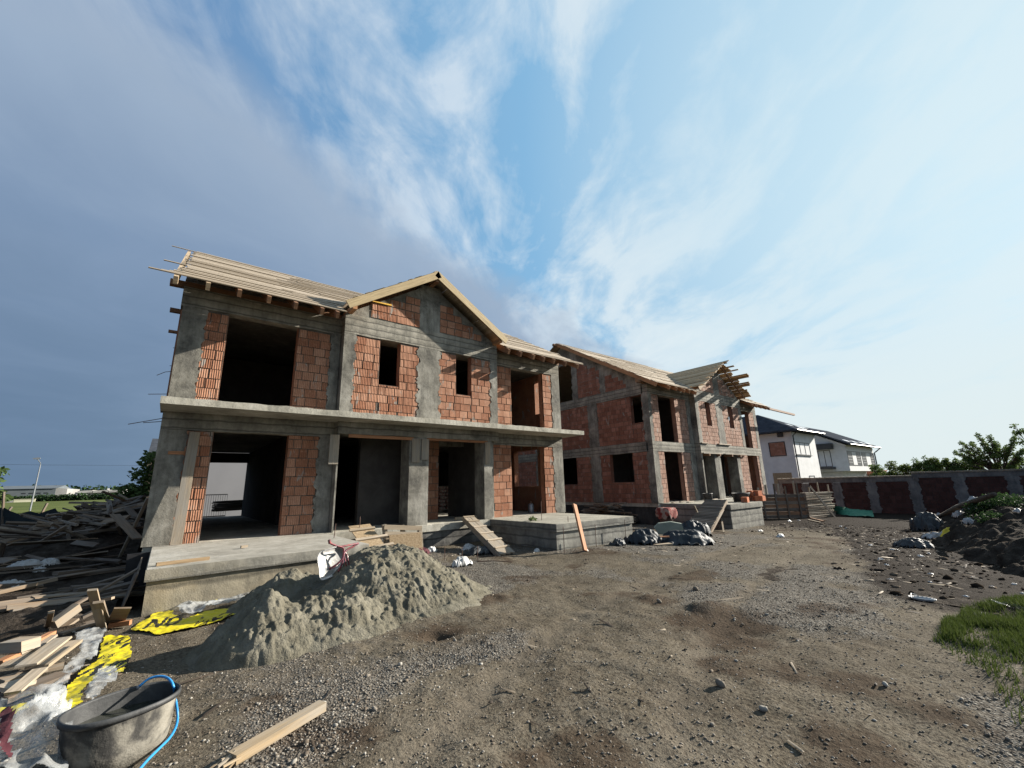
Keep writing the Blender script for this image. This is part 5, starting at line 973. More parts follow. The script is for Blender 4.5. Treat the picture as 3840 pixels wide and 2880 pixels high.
a1 = at(*zb(760, 372), .06).to_2d(); a2 = at(*zb(505, 556), .06).to_2d(); a3 = at(*zb(735, 512), .06).to_2d(); a4 = at(*zb(660, 362), .06).to_2d(); a5 = at(*zb(480, 665), .06).to_2d()
film('yellow_film', o2, .06, ['yfilm', 'bfilm'], fb, res=.011, cr=.024, seed=521, text=[('VC', a1.x, a1.y, .42, .36, -YAW+.08), ('NU', a2.x, a2.y, .30, .46, -YAW+.12), ('NO', a3.x, a3.y-.02, .36, .42, -YAW+.35), ('CO', a4.x, a4.y, .22, .5, -YAW+.15), ('VI', a5.x, a5.y, .34, .4, -YAW+.3), ('IVA', a1.x-.22, a1.y-.28, .13, .5, -YAW+.25)])
film('clear_film', out_([(455, 292), (530, 272), (560, 282), (690, 292), (662, 360), (640, 445), (560, 505), (500, 560), (440, 620), (390, 700), (330, 790), (250, 790), (330, 680), (420, 540), (500, 460), (510, 380)]), .12, ['cfilm'], fb, cr=.10, seed=531)
film('clear_film', out_([(650, 530), (740, 528), (782, 540), (765, 585), (720, 620), (680, 660), (600, 740), (540, 735), (545, 680), (580, 600)]), .06, ['cfilm'], fb, cr=.10, seed=541)
fc = empty('plastic_wrap', (*at(*zb(200, 950), 0).to_2d(), 0), 'heap of clear and yellow film filling the bottom left corner by the tub', 'plastic wrap')
film('yellow_film', out_([(-40, 860), (-40, 800), (60, 765), (140, 742), (190, 755), (215, 800), (150, 800), (60, 850)], zb, .1), .12, ['yfilm', 'bfilm'], fc, cr=.12, seed=551)
hump = lambda X, Y: .14*np.exp(-(((X+.62)/.35)**2+((Y-4.75)/.7)**2))
film('clear_film', out_([(-60, 880), (60, 850), (160, 800), (240, 800), (350, 785), (380, 830), (430, 880), (450, 1000), (430, 1250), (-60, 1300)], zb, .1), .10, ['cfilm'], fc, res=.014, cr=.17, seed=561, base=hump)
M['maroon'] = m_mottle('maroon_cloth', [(.3, (.035, .008, .012)), (.7, (.07, .018, .024))], 8, .9, .5, 30)
film('red_sack', out_([(-60, 1020), (25, 1025), (50, 1070), (55, 1250), (-60, 1250)], zb, .12), .22, ['maroon'], fc, cr=.12, seed=571, base=hump)
# ---------------------------------------------------------------- mortar tub with water and hose
M['tub'] = m_mottle('dirty_black_plastic', [(.34, (.022, .022, .022)), (.47, (.055, .053, .049)), (.56, (.175, .163, .138)), (.72, (.26, .245, .21))], 3.2, .85, .5, 40, .01, .08)
M['tub_in'] = m_mottle('tub_plastic', [(.4, (.022, .023, .024)), (.62, (.045, .046, .046)), (.8, (.10, .097, .09))], 5, .6, .3, 30, .01, .4)
M['water'] = m_mottle('murky_water', [(.3, (.016, .018, .014)), (.7, (.026, .027, .02))], 2, .04, .03, 14, .01, .5)
M['hose'] = m_mottle('blue_hose', [(.3, (.02, .17, .42)), (.7, (.03, .22, .50))], 4, .35, .05)
RZ = .31; P0, P1 = at(*zb(385, 885), RZ), at(*zb(1152, 622), RZ); ctr = (P0+P1)/2; ax_ = (P1-P0); LA = ax_.length/2; ax_.normalize(); side = Vector((-ax_.y, ax_.x, 0)); LB = LA*.78
ctr.z = 0; g0 = gnd(ctr.x, ctr.y)
def ring(f, z, n=56): return [ctr+ax_*LA*f*math.copysign(abs(math.cos(t))**.86, math.cos(t))+side*LB*f*math.copysign(abs(math.sin(t))**.86, math.sin(t))+Vector((0, 0, z)) for t in (2*math.pi*k/n for k in range(n))]
def lathe(rings, close_bottom=False):
    mb = MB(); n = len(rings[0]); vs = [p for r in rings for p in r]; fs = [(i*n+k, i*n+(k+1) % n, (i+1)*n+(k+1) % n, (i+1)*n+k) for i in range(len(rings)-1) for k in range(n)]
    if close_bottom: fs.append(tuple(range(n)))
    mb.add(vs, fs, 0, None, .5); return mb
tb = empty('mortar_tub', (ctr.x, ctr.y, g0), 'oval black mortar tub of murky water in the foreground corner', 'tub')
lathe([ring(.84, g0), ring(.90, g0+.12), ring(.945, RZ-.05), ring(.955, RZ-.034)], True).build('body', M['tub'], tb, smooth=True)
lathe([ring(.955, RZ-.034), ring(1.0, RZ-.034), ring(1.012, RZ-.02), ring(1.0, RZ), ring(.965, RZ+.002), ring(.945, RZ-.01)]).build('rim', M['tub_in'], tb, smooth=True)
lathe([ring(.945, RZ-.01), ring(.89, .10), ring(.84, g0+.03)]).build('inner_wall', M['tub_in'], tb, smooth=True)
mb = MB(); rr = ring(.915, RZ-.115); mb.add(rr, [tuple(range(len(rr)))], 0, None, .5); mb.build('water', M['water'], tb)
hp = []
for (a, b, z) in ((830, 740, RZ-.17), (868, 690, RZ-.07), (905, 645, RZ+.0), (960, 600, RZ+.035), (1020, 582, RZ+.045), (1072, 586, RZ+.04), (1108, 612, RZ+.028), (1128, 660, RZ-.02), (1136, 720, RZ-.12), (1148, 800, .12), (1150, 860, .07), (1135, 920, .04), (1095, 985, .025), (1030, 1050, .02), (960, 1120, .02), (900, 1190, .02), (830, 1280, .02)): hp.append(at(*zb(a, b), z))
def smooth(P, k=6):
    out = []; n = len(P)
    for i in range(n-1):
        p0, p1, p2, p3 = P[max(i-1, 0)], P[i], P[i+1], P[min(i+2, n-1)]
        for j in range(k): t = j/k; out.append(.5*((2*p1)+(p2-p0)*t+(2*p0-5*p1+4*p2-p3)*t*t+(3*p1-p0-3*p2+p3)*t**3))
    return out+[P[-1]]
hs = empty('garden_hose', hp[5], 'bright blue hose with a red nozzle hanging over the tub rim', 'hose')
mb = MB(); mb.tube(smooth(hp[2:]), .0085, 10); mb.build('hose', M['hose'], hs, smooth=True)
mb = MB(); mb.tube([hp[2], hp[2].lerp(hp[1], .55)], [.013, .014], 10); mb.build('coupling', M['steel'], hs, smooth=True)
M['nozzle'] = m_mottle('red_nozzle', [(.3, (.25, .04, .03)), (.7, (.34, .06, .05))], 6, .5)
mb = MB(); mb.tube([hp[2].lerp(hp[1], .5), hp[1], hp[0]], [.009, .010, .006], 8); mb.build('nozzle', M['nozzle'], hs, smooth=True)
# ---------------------------------------------------------------- wheelbarrow nosed down in the sand
M['tray'] = m_mottle('galvanised_tray', [(.3, (.40, .395, .38)), (.6, (.50, .49, .475)), (.8, (.40, .37, .33))], 7, .35, .5, 16, .02, .5, metal=.35)
M['redtube'] = m_mottle('worn_red_tube', [(.35, (.23, .03, .03)), (.55, (.10, .045, .06)), (.75, (.32, .04, .035))], 9, .45, .2)
Yw_ = 7.30; wq = lambda a, b, dy=0: atY(*zs(a, b), Yw_+dy)
wbw = empty('wheelbarrow', wq(1030, 380), 'white wheelbarrow with a red tube frame stood on its nose in the sand', 'wheelbarrow')
outl0 = [(905, 240), (925, 205), (1000, 178), (1062, 168), (1105, 215), (1122, 275), (1085, 330), (1010, 370), (930, 395), (915, 320)]
outl = [(p.x, p.y) for p in smooth([Vector((a, b, 0)) for a, b in outl0+outl0[:2]], 5)][:50]
def dish(fr, dy): c = (1015, 275); return [wq(c[0]+(p[0]-c[0])*fr, c[1]+(p[1]-c[1])*fr, dy+(p[0]-1015)*.0013-(p[1]-275)*.0005) for p in outl]
rs_ = [dish(1.0, 0), dish(1.03, .004), dish(1.02, .012), dish(.93, .05), dish(.78, .085), dish(.5, .09)]; mb = lathe(rs_); n = len(outl); mb.f.append([4*n+k for k in range(n)]); mb.m.append(0); mb.t.append(.5); mb.uv.append([(0, 0)]*n)
mb.build('tray', M['tray'], wbw, smooth=True)
mb = MB(); mb.tube(smooth([wq(985, 118, -.10), wq(992, 140, -.1), wq(1030, 158, -.09), wq(1078, 172, -.06), wq(1085, 200, -.05), wq(1075, 250, -.05), wq(1035, 290, -.05), wq(985, 320, -.03)], 4), .016, 8); mb.build('frame_tube', M['redtube'], wbw, smooth=True)
mb = MB(); mb.tube(smooth([wq(1186, 143, .05), wq(1150, 165, .03), wq(1105, 190, 0), wq(1085, 225, -.04), wq(1075, 280, -.05), wq(1048, 340, -.05)], 4), .016, 8); mb.build('frame_tube', M['redtube'], wbw, smooth=True)
mb = MB(); mb.tube(smooth([wq(1062, 168, -.07), wq(1110, 158, -.04), wq(1186, 143, .05)], 4), .015, 8); mb.build('cross_tube', M['redtube'], wbw, smooth=True)
for a in (1085, 1105): mb = MB(); mb.tube([wq(a, 215, -.05), wq(a+20, 300, -.04)], .011, 6); mb.build('leg', M['redtube'], wbw)
mb = MB(); mb.tube([wq(985, 118, -.10), wq(990, 145, -.1)], .021, 8); mb.build('grip', M['redtube'], wbw)
# ---------------------------------------------------------------- the ground between the houses, porch clutter
M['tarp'] = m_mottle('blue_black_tarpaulin', [(.3, (.014, .018, .022)), (.6, (.026, .033, .04)), (.8, (.045, .056, .064))], 3, .6, .5, 14, .03, .22)
M['tarp_pale'] = m_mottle('greenish_white_sheet', [(.3, (.17, .20, .17)), (.7, (.24, .27, .235))], 3, .7, .2)
M['tarp_green'] = m_mottle('green_net', [(.3, (.02, .11, .07)), (.7, (.035, .16, .10))], 4, .8, .3)
M['blackbag'] = m_mottle('dark_plastic_bag', [(.3, (.012, .014, .016)), (.6, (.03, .034, .038)), (.8, (.05, .055, .06))], 4, .65, .6, 16, .04, .5)
M['whitebag'] = m_mottle('white_plastic', [(.3, (.28, .28, .275)), (.7, (.42, .42, .41))], 4, .45, .4, 16, .03, .4)
M['yellowbag'] = m_mottle('yellow_plastic', [(.3, (.5, .4, .03)), (.7, (.68, .56, .06))], 4, .45, .4, 16)
def heap(name, c, rx, ry, h, mats, seed, label, cat, yaw=0, parent=None, rough=.7, zbase=None, group=None, nm=None):
    n = 46; U, V = np.meshgrid(np.linspace(-1.15, 1.15, n), np.linspace(-1.15, 1.15, n), indexing='ij'); r = np.hypot(U, V)
    rr = r*(1+.9*(fbm(U*2+seed, V*2, seed, 3)-.5)); z = h*np.maximum(0, 1-rr**2.2)**.7; f = 1-np.abs(fbm(U*2.6+seed, V*2.6+.7*U, seed+2, 3)*2-1); z = z*(1-rough*.6+rough*f*1.0)+.10*h*(1-np.abs(fbm(U*5, V*5, seed+4, 2)*2-1)-.5)*(rr < .97)
    X = c[0]+(U*rx*math.cos(yaw)-V*ry*math.sin(yaw)); Y = c[1]+(U*rx*math.sin(yaw)+V*ry*math.cos(yaw)); zb0 = gnd(c[0], c[1]) if zbase is None else zbase
    me = grid_mesh(name, X, Y, z+zb0-.02, mask=(rr < 1.0)[:-1, :-1], mat_idx=(np.zeros((n-1, n-1), int) if len(mats) == 1 else (fbm(U*2.4, V*2.4, seed+7, 2) > .55).astype(int)[:-1, :-1]))
    return setp(link_mesh(name, me, [M[m] for m in mats], parent, None if parent else (c[0], c[1], zb0)), **({} if parent else dict(label=label, cat=cat, group=group)))
tq = lambda a, b, z=0: at(2360+.36166*a, 1840+.36166*b, z, True)
c = tq(640, 560); heap('tarpaulin', (c.x+.25, c.y+.25), .85, .55, .34, ['tarp'], 601, 'shiny dark tarpaulin bundled over planks in front of the wide ramp', 'tarpaulin', -.55)
c = tq(210, 560); heap('tarpaulin', (c.x+.3, c.y+.35), .6, .45, .34, ['tarp'], 611, 'smaller dark tarpaulin hump left of the pale green sheet', 'tarpaulin', -.5)
c = tq(730, 480); heap('tarpaulin', (c.x+.2, c.y+.3), .6, .5, .46, ['tarp', 'tarp'], 617, 'high fold of glossy tarpaulin directly before the ramp foot', 'tarpaulin', -.3)
g0_ = tq(430, 470, .12); gs = []
for ab in ((255, 380), (300, 335), (430, 320), (540, 340), (560, 400), (470, 455), (300, 450)):
    u, v = 2360+.36166*ab[0], 1840+.36166*ab[1]; d = FW + RT*((u-1920)/FPX) - UP*((v-1440)/FPX); gs.append(d*((g0_-Vector((0, 0, EYE))).dot(FW))+Vector((0, 0, EYE)))
g_c = sum(gs, Vector())/7; mb = MB(); mb.prism([((p-g_c).dot(RT), (p-g_c).dot(UP)) for p in gs], -.03, .03, lambda a, b, d: tuple(g_c+RT*a+UP*b+FW*d)); mb.build('sheet', M['tarp_pale'], None, origin=g_c, label='pale green sheet propped up among the dark tarpaulins', cat='sheet')
plank(tq(265, 565, .1), tq(430, 550, .12), .16, .03, 'pine', 'pale board sticking out under the dark tarpaulin')
plank(tq(320, 480, .2), tq(415, 475, .22), .12, .03, 'orange_wood', 'orange board end between the two dark tarpaulins')
c = at(*z5b(1360, 445), 0, True); heap('plastic_bag', (c.x+.05, c.y), .3, .2, .18, ['blackbag'], 621, 'glossy black plastic scrap at the right end of the porch block', 'plastic bag', .2)
# wood stack and brushwood between the houses
for k in range(44):
    y = random.uniform(13.6, 15.8); x = 17.9+random.uniform(-.35, .35); z = -.3+random.random()**.7*.95*(1-((y-14.7)/1.6)**2)
    heap_board(x, y, z+.05, random.gauss(1.45, .2), random.gauss(0, .07), random.gauss(0, .3), random.randrange(14), 'short board in the stack against the side of the second house', 'boards stacked by the second house'); sc.objects[-1].scale = (.55, 1, 1) if 0 else sc.objects[-1].scale
c = at(*z5b(1530, 270), 0, True); heap('brush_heap', (c.x, c.y+.2), 1.2, .8, .5, ['darksoil'], 631, 'dark heap of soil and brush below the wall between the houses', 'soil heap', .2)
mbx = MB()
bq = empty('barrel', (18.35, 10.9, -.4), 'rusty barrel with a red and white cloth thrown over it', 'barrel')
bx, by, bz = 17.55, 11.15, slope(17.5)-.02
bq.location = (bx, by, bz); WL[bq.name] = Vector((bx, by, bz)); mb = MB(); mb.tube([(bx, by, bz), (bx, by, bz+.25), (bx, by, bz+.26), (bx, by, bz+.55), (bx, by, bz+.56), (bx, by, bz+.82)], [.29, .29, .305, .305, .29, .29], 20); mb.build('body', M['rust'], bq)
M['redcloth'] = m_mottle('red_white_cloth', [(.38, (.13, .02, .018)), (.5, (.19, .05, .04)), (.58, (.26, .21, .18))], 5, .9, .4)
n = 26; U, V = np.meshgrid(np.linspace(-1, 1, n), np.linspace(-1, 1, n), indexing='ij'); r = np.maximum(np.abs(U), np.abs(V)); Z = bz+.84+.08*fbm(U*3, V*3, 641, 3)-np.maximum(0, r-.62)*.9*(.5+fbm(U*2, V*2, 643, 2)); RRc = np.minimum(r, .68+.05*fbm(U*4, V*4, 3, 2))/np.maximum(r, .01)
link_mesh('cloth', grid_mesh('cloth', bx+.50*U*RRc, by+.46*V*RRc, Z), M['redcloth'], bq)
# tubs and bricks on the second house's deck
def small_tub(x, y, z, r, h, label):
    e = empty('mortar_tub', (x, y, z), label, 'tub'); R_ = lambda f, zz: [Vector((x+r*f*math.cos(t), y+r*.75*f*math.sin(t), zz)) for t in (2*math.pi*k/28 for k in range(28))]
    lathe([R_(.82, z), R_(.95, z+h-.04), R_(.97, z+h-.03)], True).build('body', M['tub_in'], e, smooth=True); lathe([R_(.97, z+h-.03), R_(1.03, z+h-.025), R_(1.02, z+h), R_(.95, z+h), R_(.8, z+.05)]).build('rim', M['tub_in'], e, smooth=True)
dq = lambda a, b: at(2360+.36166*a, 1840+.36166*b, .65)
p = dq(820, 100); small_tub(p.x, p.y, .648, .30, .36, 'small round black tub at the ramp head on the second deck'); p = dq(1165, 112); small_tub(p.x, p.y, .648, .50, .40, 'wide black tub with a pale rim on the second deck')
plank(dq(1190, 60)+Vector((0, 0, .35)), dq(1120, -5)+Vector((0, .3, .7)), .1, .03, 'rafter', 'dark plank leaning out of the wide black tub')
M['newbrick'] = m_brick('new_hollow_brick', (.40, .13, .06), (.46, .165, .08), (.50, .2, .1))
for k, (a, b, lv) in enumerate([(1265+i*28, 108+random.uniform(-4, 2), 0) for i in range(5)]+[(1275, 107, 1), (1355, 106, 1), (1375, 106, 0), (1205, 122, 0)]):
    p = dq(a, b); mb = MB(); mb.ob((0, 0, .12), (1, 0, 0), (0, 1, 0), (0, 0, 1), .37, .25, .235, jit=.002); o = mb.build('brick', M['newbrick'], None); o.location = (p.x, p.y+.1*random.random(), .652+.24*lv); o.rotation_euler = (0, 0, random.uniform(-.3, .3) if lv == 0 else random.uniform(-.15, .15)); setp(o, 'orange hollow brick in the small stack on the second deck corner', 'brick', 'bricks on the second deck')
for k, (a, b) in enumerate(((480, 125), (560, 118), (890, 95), (1045, 70), (950, 100), (640, 120))):
    p = dq(a, b); plank(p+Vector((-.3, 0, .02)), p+Vector((.35, .1, .03)), .14, .03, 'pine_grey', 'scrap board left on the deck of the second house', 'scrap boards on the second deck')
# stacked formwork panels before the boundary wall
cr = at(*zr(662, 885), 0, True); cl = at(*zr(350, 890), 0, True); cf = at(*zr(858, 870), 0, True); gz = slope(cr.x)
fs_ = empty('formwork_stack', (cr.x, cr.y, gz), 'tall crate-like stack of brown formwork panels right of the second house', 'formwork stack')
dl = (cl-cr).normalized(); H_ = 1.32; nl = Vector((-dl.y, dl.x, 0)); nl = nl if nl.dot(FW) < 0 else -nl
Lw = 2.6
for k in range(7):
    z = gz+.02+k*.19; mb = MB(); mb.beam(cr+Vector((0, 0, z-gz+.09)), cr+dl*Lw+Vector((0, 0, z-gz+.09)), .03, .175, jit=.006); mb.build('board', M['rafter' if k % 2 else 'scrap'], fs_)
for f in (.12, .38, .62, .9):
    mb = MB(); p = cr+dl*Lw*f+nl*.04; mb.beam(p, p+Vector((0, 0, 1.45+random.uniform(-.1, .5))), .08, .05, up=nl); mb.build('stud', M['scrap'], fs_)
dr = (cf-cr).normalized(); nr = Vector((-dr.y, dr.x, 0)); nr = nr if nr.dot(FW) < 0 else -nr; LR = (cf-cr).length*.95
for k in range(17):
    z = gz+.05+k*.083; mb = MB(); mb.beam(cr+Vector((0, 0, z-gz)), cr+dr*(LR+random.uniform(-.25, .25))+Vector((0, 0, z-gz)), .30, .055, jit=.01); mb.build('batten', M['pine' if k % 3 else 'oldply'], fs_)
for f in (.2, .55, .95):
    mb = MB(); p = cr+dr*LR*f+nr*.08; mb.beam(p, p+Vector((0, 0, random.uniform(1.5, 2.0))), .07, .06, up=nr); mb.build('stud', M['pine'], fs_)
mb = MB(); p = cr+dr*LR*.15+nr*.3; mb.beam(cr+dr*(LR*.66)+nr*.55, p+Vector((-.2, 0, 1.75)), .14, .03, up=nr); mb.build('brace', M['scrap'], fs_)
for f, h in ((.15, .75), (.5, .6), (.78, .55), (.95, .4)):
    mb = MB(); p = cr+dl*Lw*f-nl*.1+Vector((0, 0, H_)); mb.beam(p-Vector((0, 0, .2)), p+Vector((.03, 0, h)), .10, .04, up=nl); mb.build('stake', M['pine'], fs_)
a, b, c, d2 = at(*zr(845, 868), 0, True), at(*zr(1142, 884), 0, True), at(*zr(1130, 838), .08, True), at(*zr(865, 812), .5, True)
U, V = np.meshgrid(np.linspace(0, 1, 40), np.linspace(0, 1, 20), indexing='ij'); Q = lambda k: (a[k]*(1-U)+b[k]*U)*(1-V)+(d2[k]*(1-U)+(c[k])*U)*V
setp(link_mesh('green_net', grid_mesh('green_net', Q(0), Q(1), Q(2)+.05*np.sin(np.pi*V)*(1-.6*U)+.16*fbm(U*5, V*4, 651, 3)), M['tarp_green'], None, (a.x, a.y, a.z)), 'bright green netting spread at the foot of the boundary wall', 'netting')
for (p, q_, m_, lb) in ((zr(670, 895), zr(760, 915), 'pine', 'thin pale lath on the soil in front of the formwork stack'), (zr(660, 875), zr(780, 905), 'rafter', 'reddish lath crossing the pale one before the stack'), (zr(700, 890), zr(800, 900), 'oldply', 'third lath on the soil nearest the green netting')):
    plank(at(*p, .03, True), at(*q_, .03, True), .07, .04, m_, lb)
# rubbish on the right
c = at(*zt(1040, 1400), 0, True); heap('rubbish_bag', (c.x+.5, c.y), .62, .52, .58, ['blackbag'], 661, 'large bluish black rubbish bag at the foot of the rubble mound', 'rubbish bag', .3)
c = at(*zt(840, 1600), 0, True); heap('rubbish_bag', (c.x+.2, c.y), .5, .32, .22, ['blackbag'], 667, 'flat torn dark bag with silvery folds on the dark soil', 'rubbish bag', -.9)
c = at(*zt(1150, 1500), 0, True); heap('rubbish_bag', (c.x, c.y), .50, .22, .2, ['whitebag', 'oldply'], 671, 'dirty white sack lying left of the yellow one', 'rubbish bag', -1.3)
c = at(*zt(1370, 1480), 0.1, True); heap('rubbish_bag', (c.x+.1, c.y), .45, .3, .34, ['yellowbag', 'whitebag'], 677, 'yellow and white sack on the edge of the rubble mound', 'rubbish bag', -1.2)
def on_mound(u, v):
    d = FW + RT*((u-1920)/FPX) - UP*((v-1440)/FPX); t = 6.0
    while t < 40:
        x, y, z = d.x*t, d.y*t, EYE+d.z*t
        if z < right_z(x, y): return Vector((x, y, right_z(x, y)))
        t += .05
    return at(u, v, 0, True)
c = on_mound(*zt(1625, 1190)); heap('plastic_bag', (c.x, c.y), .3, .3, .5, ['whitebag'], 681, 'upright white plastic bag caught high on the rubble mound', 'plastic bag', .3, zbase=c.z)
for (u, v, s, lb) in ((1430, 1230, .25, 'crumpled white plastic below the leaning log'), (1555, 1310, .2, 'pale crumpled bag in the weeds of the mound'), (1170, 1215, .18, 'white bottle-sized scrap at the low end of the log'), (2145, 1180, .14, 'white scrap on the far right of the mound')):
    c = on_mound(*zt(u, v)); heap('plastic_bag', (c.x, c.y), s, s*.7, s*.8, ['whitebag'], random.randint(690, 790), lb, 'plastic bag', .4, zbase=c.z)
l0 = at(*zt(1175, 1225), .12, True); l2 = X_(*zt(1850, 955), 17.5); mb = MB(); mb.tube([l0, l0.lerp(l2, .5)+Vector((0, 0, .06)), l2], [.08, .10, .06], 10); mb.build('log', M['bark'], None, origin=l0, smooth=True, label='long bark covered log slanting up the rubble mound', cat='log')
def weeds(name, c, r, n, label, leaf='leaf_dark', size=.10, cat='bush', group=None):
    P = blob(n, (c.x, c.y, c.z+r[2]*.5), r, .2); e = empty(name, c, label, cat, group); link_mesh('foliage', leaf_mesh(name, P, size, .35, -.3), M[leaf], e); mb = MB()
    for _ in range(8): mb.tube([c, c+Vector((random.uniform(-.6, .6)*r[0], random.uniform(-.6, .6)*r[1], r[2]*1.1))], [.012, .004], 4)
    mb.build('stem', M['bark'], e); return e
for (u, v, r, n, lb) in ((2050, 880, (.9, .7, .75), 2600, 'large leafy bush on the top right of the rubble mound'), (2170, 760, (.8, .7, .8), 2200, 'bush at the right photo edge above the mound'), (1720, 1220, (.6, .45, .3), 1300, 'low weeds beside the upright white bag'), (1950, 1120, (.9, .6, .3), 1600, 'weedy growth on the dark middle of the mound'), (2150, 1000, (.9, .7, .45), 1700, 'weeds right of the log end near the photo edge'), (1850, 1300, (.5, .4, .16), 500, 'low creeping weeds on the near face of the mound')):
    weeds('bush', on_mound(*zt(u, v)), r, n, lb, 'leaf_dark')
# white litter
c = at(*zg(1115, 582), 0); mb = MB(); cx_, cy_ = c.x, c.y; mb = lathe([[Vector((cx_+f*.09*math.cos(t), cy_+f*.15*math.sin(t), gnd(cx_, cy_)+z)) for t in (2*math.pi*k/20 for k in range(20))] for f, z in ((.85, .008), (1.02, .03), (1, .036), (.85, .014), (.3, .012))], False); mb.build('tray', M['whitebag'], None, origin=(cx_, cy_, 0), smooth=True, label='white plastic tray with a wire handle by the grass', cat='tray')
h0 = at(*zg(1045, 575), .05); h1 = at(*zg(1045, 550), .05); h2 = at(*zg(1085, 565), .05); tr0 = bpy.data.objects[-1] if 0 else None
mb = MB(); mb.tube(smooth([h0, h1, h2], 5), .006, 5); mb.build('wire_loop', M['whitebag'], None, origin=h0, label='thin white wire loop at the left end of the tray', cat='wire')
a, b = at(*zg(1540, 575), .10), at(*zg(1740, 615), .10); mb = MB(); pts = []
U, V = np.meshgrid(np.linspace(0, 1, 30), np.linspace(0, 1, 8), indexing='ij'); X = a.x*(1-U)+b.x*U+.02*V; Y = a.y*(1-U)+b.y*U-.16*V; Z = relief(X, Y)+.02+.07*(1-V)*(.5+fbm(U*4, V*2, 801, 2))
setp(link_mesh('plastic_strip', grid_mesh('plastic_strip', X, Y, Z), M['cfilm'], None, (a.x, a.y, 0)), 'pale blue white plastic strip above the grass at the right edge', 'plastic strip')
lit = [(470, 1010), (325, 975), (530, 905), (600, 900), (900, 940), (945, 955), (1110, 1075), (1190, 1185), (1270, 1110), (1300, 1115), (1470, 1160), (1530, 1135), (2070, 1095), (1660, 1095)]
for (u, v) in lit[3:]:
    c = at(*zr(u, v), 0, True); heap('plastic_scrap', (c.x, c.y), random.uniform(.05, .12), random.uniform(.04, .08), .04, ['whitebag'], random.randint(1, 900), 'small white scrap of litter on the dark soil', 'scrap', random.uniform(0, 3), group='white scraps of litter on the dark soil')
for (u, v) in ((1165, 475), (1170, 430), (1560, 505), (1700, 495), (910, 455), (845, 335), (890, 372), (1440, 450), (1730, 262), (1750, 545), (1390, 560), (1500, 660), (790, 240)):
    c = at(*zg(u, v), 0, True); heap('plastic_scrap', (c.x, c.y), random.uniform(.03, .07), random.uniform(.025, .05), .03, ['whitebag'], random.randint(1, 900), 'small white scrap of litter on the dark soil', 'scrap', random.uniform(0, 3), group='white scraps of litter on the dark soil')
for (u, v, s, lb) in ((470, 1012, .22, 'white foam lump on the dirt track before the second porch'), (325, 978, .14, 'paper scrap at the right corner of the second porch'), (535, 907, .16, 'white bag scrap before the formwork stack')):
    c = at(*zr(u, v), 0, True); heap('plastic_scrap', (c.x, c.y), s, s*.5, s*.5, ['whitebag'], random.randint(1, 900), lb, 'scrap', 0)
for (u, v, s, lb) in ((1225, 1070, .22, 'crumpled white bag in the rubble before the middle doorway'), (1170, 1195, .26, 'grey plastic rag on the gravel by the rebar stubs'), (930, 1085, .18, 'small grey rag beside the dark red sack'), (1770, 1075, .12, 'pale scrap at the left foot of the porch block'), (2160, 1075, .10, 'yellowish scrap at the foot of the reddish plank')):
    c = at(*z4(u, v), 0, True); heap('plastic_scrap', (c.x, c.y), s, s*.6, s*.7, ['whitebag'], random.randint(1, 900), lb, 'scrap', .3)
c = at(*z4(815, 1105), 0, True); heap('sack', (c.x, c.y), .36, .22, .17, ['maroon'], 811, 'dark red crumpled sack behind the sand pile near the pallet', 'sack', .3)
c = at(*z4(1400, 1090), 0, True); heap('plastic_bag', (c.x-.2, c.y+.2), .5, .3, .16, ['blackbag'], 817, 'black foil heap under the narrow plank ramp', 'plastic bag', .1)
for (u, v, s, lb) in ((275, 350, .22, 'white crumpled bag in the dark soil left of the porch'), (395, 345, .24, 'bluish white bag beside another in the dark soil'), (550, 350, .14, 'little white scrap right of the bluish bag'), (690, 305, .2, 'pale scrap nearest the heap in the dark soil'), (130, 500, .25, 'grey blue rag at the far left of the dark soil')):
    c = at(*zk(u, v), .05); heap('plastic_scrap', (c.x, c.y), s, s*.6, s*.6, ['whitebag'], random.randint(1, 900), lb, 'scrap', .2, zbase=left_z(c.x, c.y))
P = blob(60, (at(*z4(1735, 830), .67).x, at(*z4(1735, 830), .67).y, .70), (.16, .1, .05), .1); setp(link_mesh('weed', leaf_mesh('weed', P, .09, .4), M['leaf'], None, at(*z4(1735, 830), .65)), 'small green weed tuft on the right porch deck', 'weed')
mb = MB(); mb.prism([(-.42, .60), (.02, .615), (-.02, .3), (-.08, .02), (-.40, .02)], 11.3, 11.34, lambda a, b, d: (a, d+.0*b, b)); mb.build('membrane', M['black_foil'], None, origin=(-.2, 11.3, 0), label='black damp proof membrane hanging off the left foundation corner', cat='membrane')
# things glimpsed inside the near house
sk = 0
M['sack'] = m_mottle('printed_paper_sack', [(.42, (.36, .32, .27)), (.5, (.30, .10, .08)), (.6, (.45, .41, .36))], 6, .8, .3)
for lv in range(7):
    for k in range(3):
        mb = MB(); x = 9.42+.37*k+(.04 if lv % 2 else 0); n = 10; U, V = np.meshgrid(np.linspace(-1, 1, 12), np.linspace(-1, 1, 12), indexing='ij'); e = np.maximum(0, (1-U**6)*(1-V**6))**.5
        X = np.concatenate([x+.175*U]); top_ = grid_mesh('sack', .175*U, .28*V, .14*e*.5); bt = bmesh.new(); bt.from_mesh(top_); g2 = bmesh.ops.duplicate(bt, geom=bt.faces[:]); 
        for v in [q for q in g2['geom'] if isinstance(q, bmesh.types.BMVert)]: v.co.z *= -1
        bmesh.ops.remove_doubles(bt, verts=bt.verts, dist=.001); bmesh.ops.recalc_face_normals(bt, faces=bt.faces); bt.to_mesh(top_); bt.free()
        o = link_mesh('cement_sack', top_, M['sack']); o.location = (x, 17+random.uniform(-.04, .04), .80+.145*lv); setp(o, 'red and white cement sack in the stack inside the middle doorway', 'sack', 'cement sacks stacked indoors')
pp = empty('pallet', (9.8, 17, zf), 'wooden pallet under the cement sacks inside the house', 'pallet')
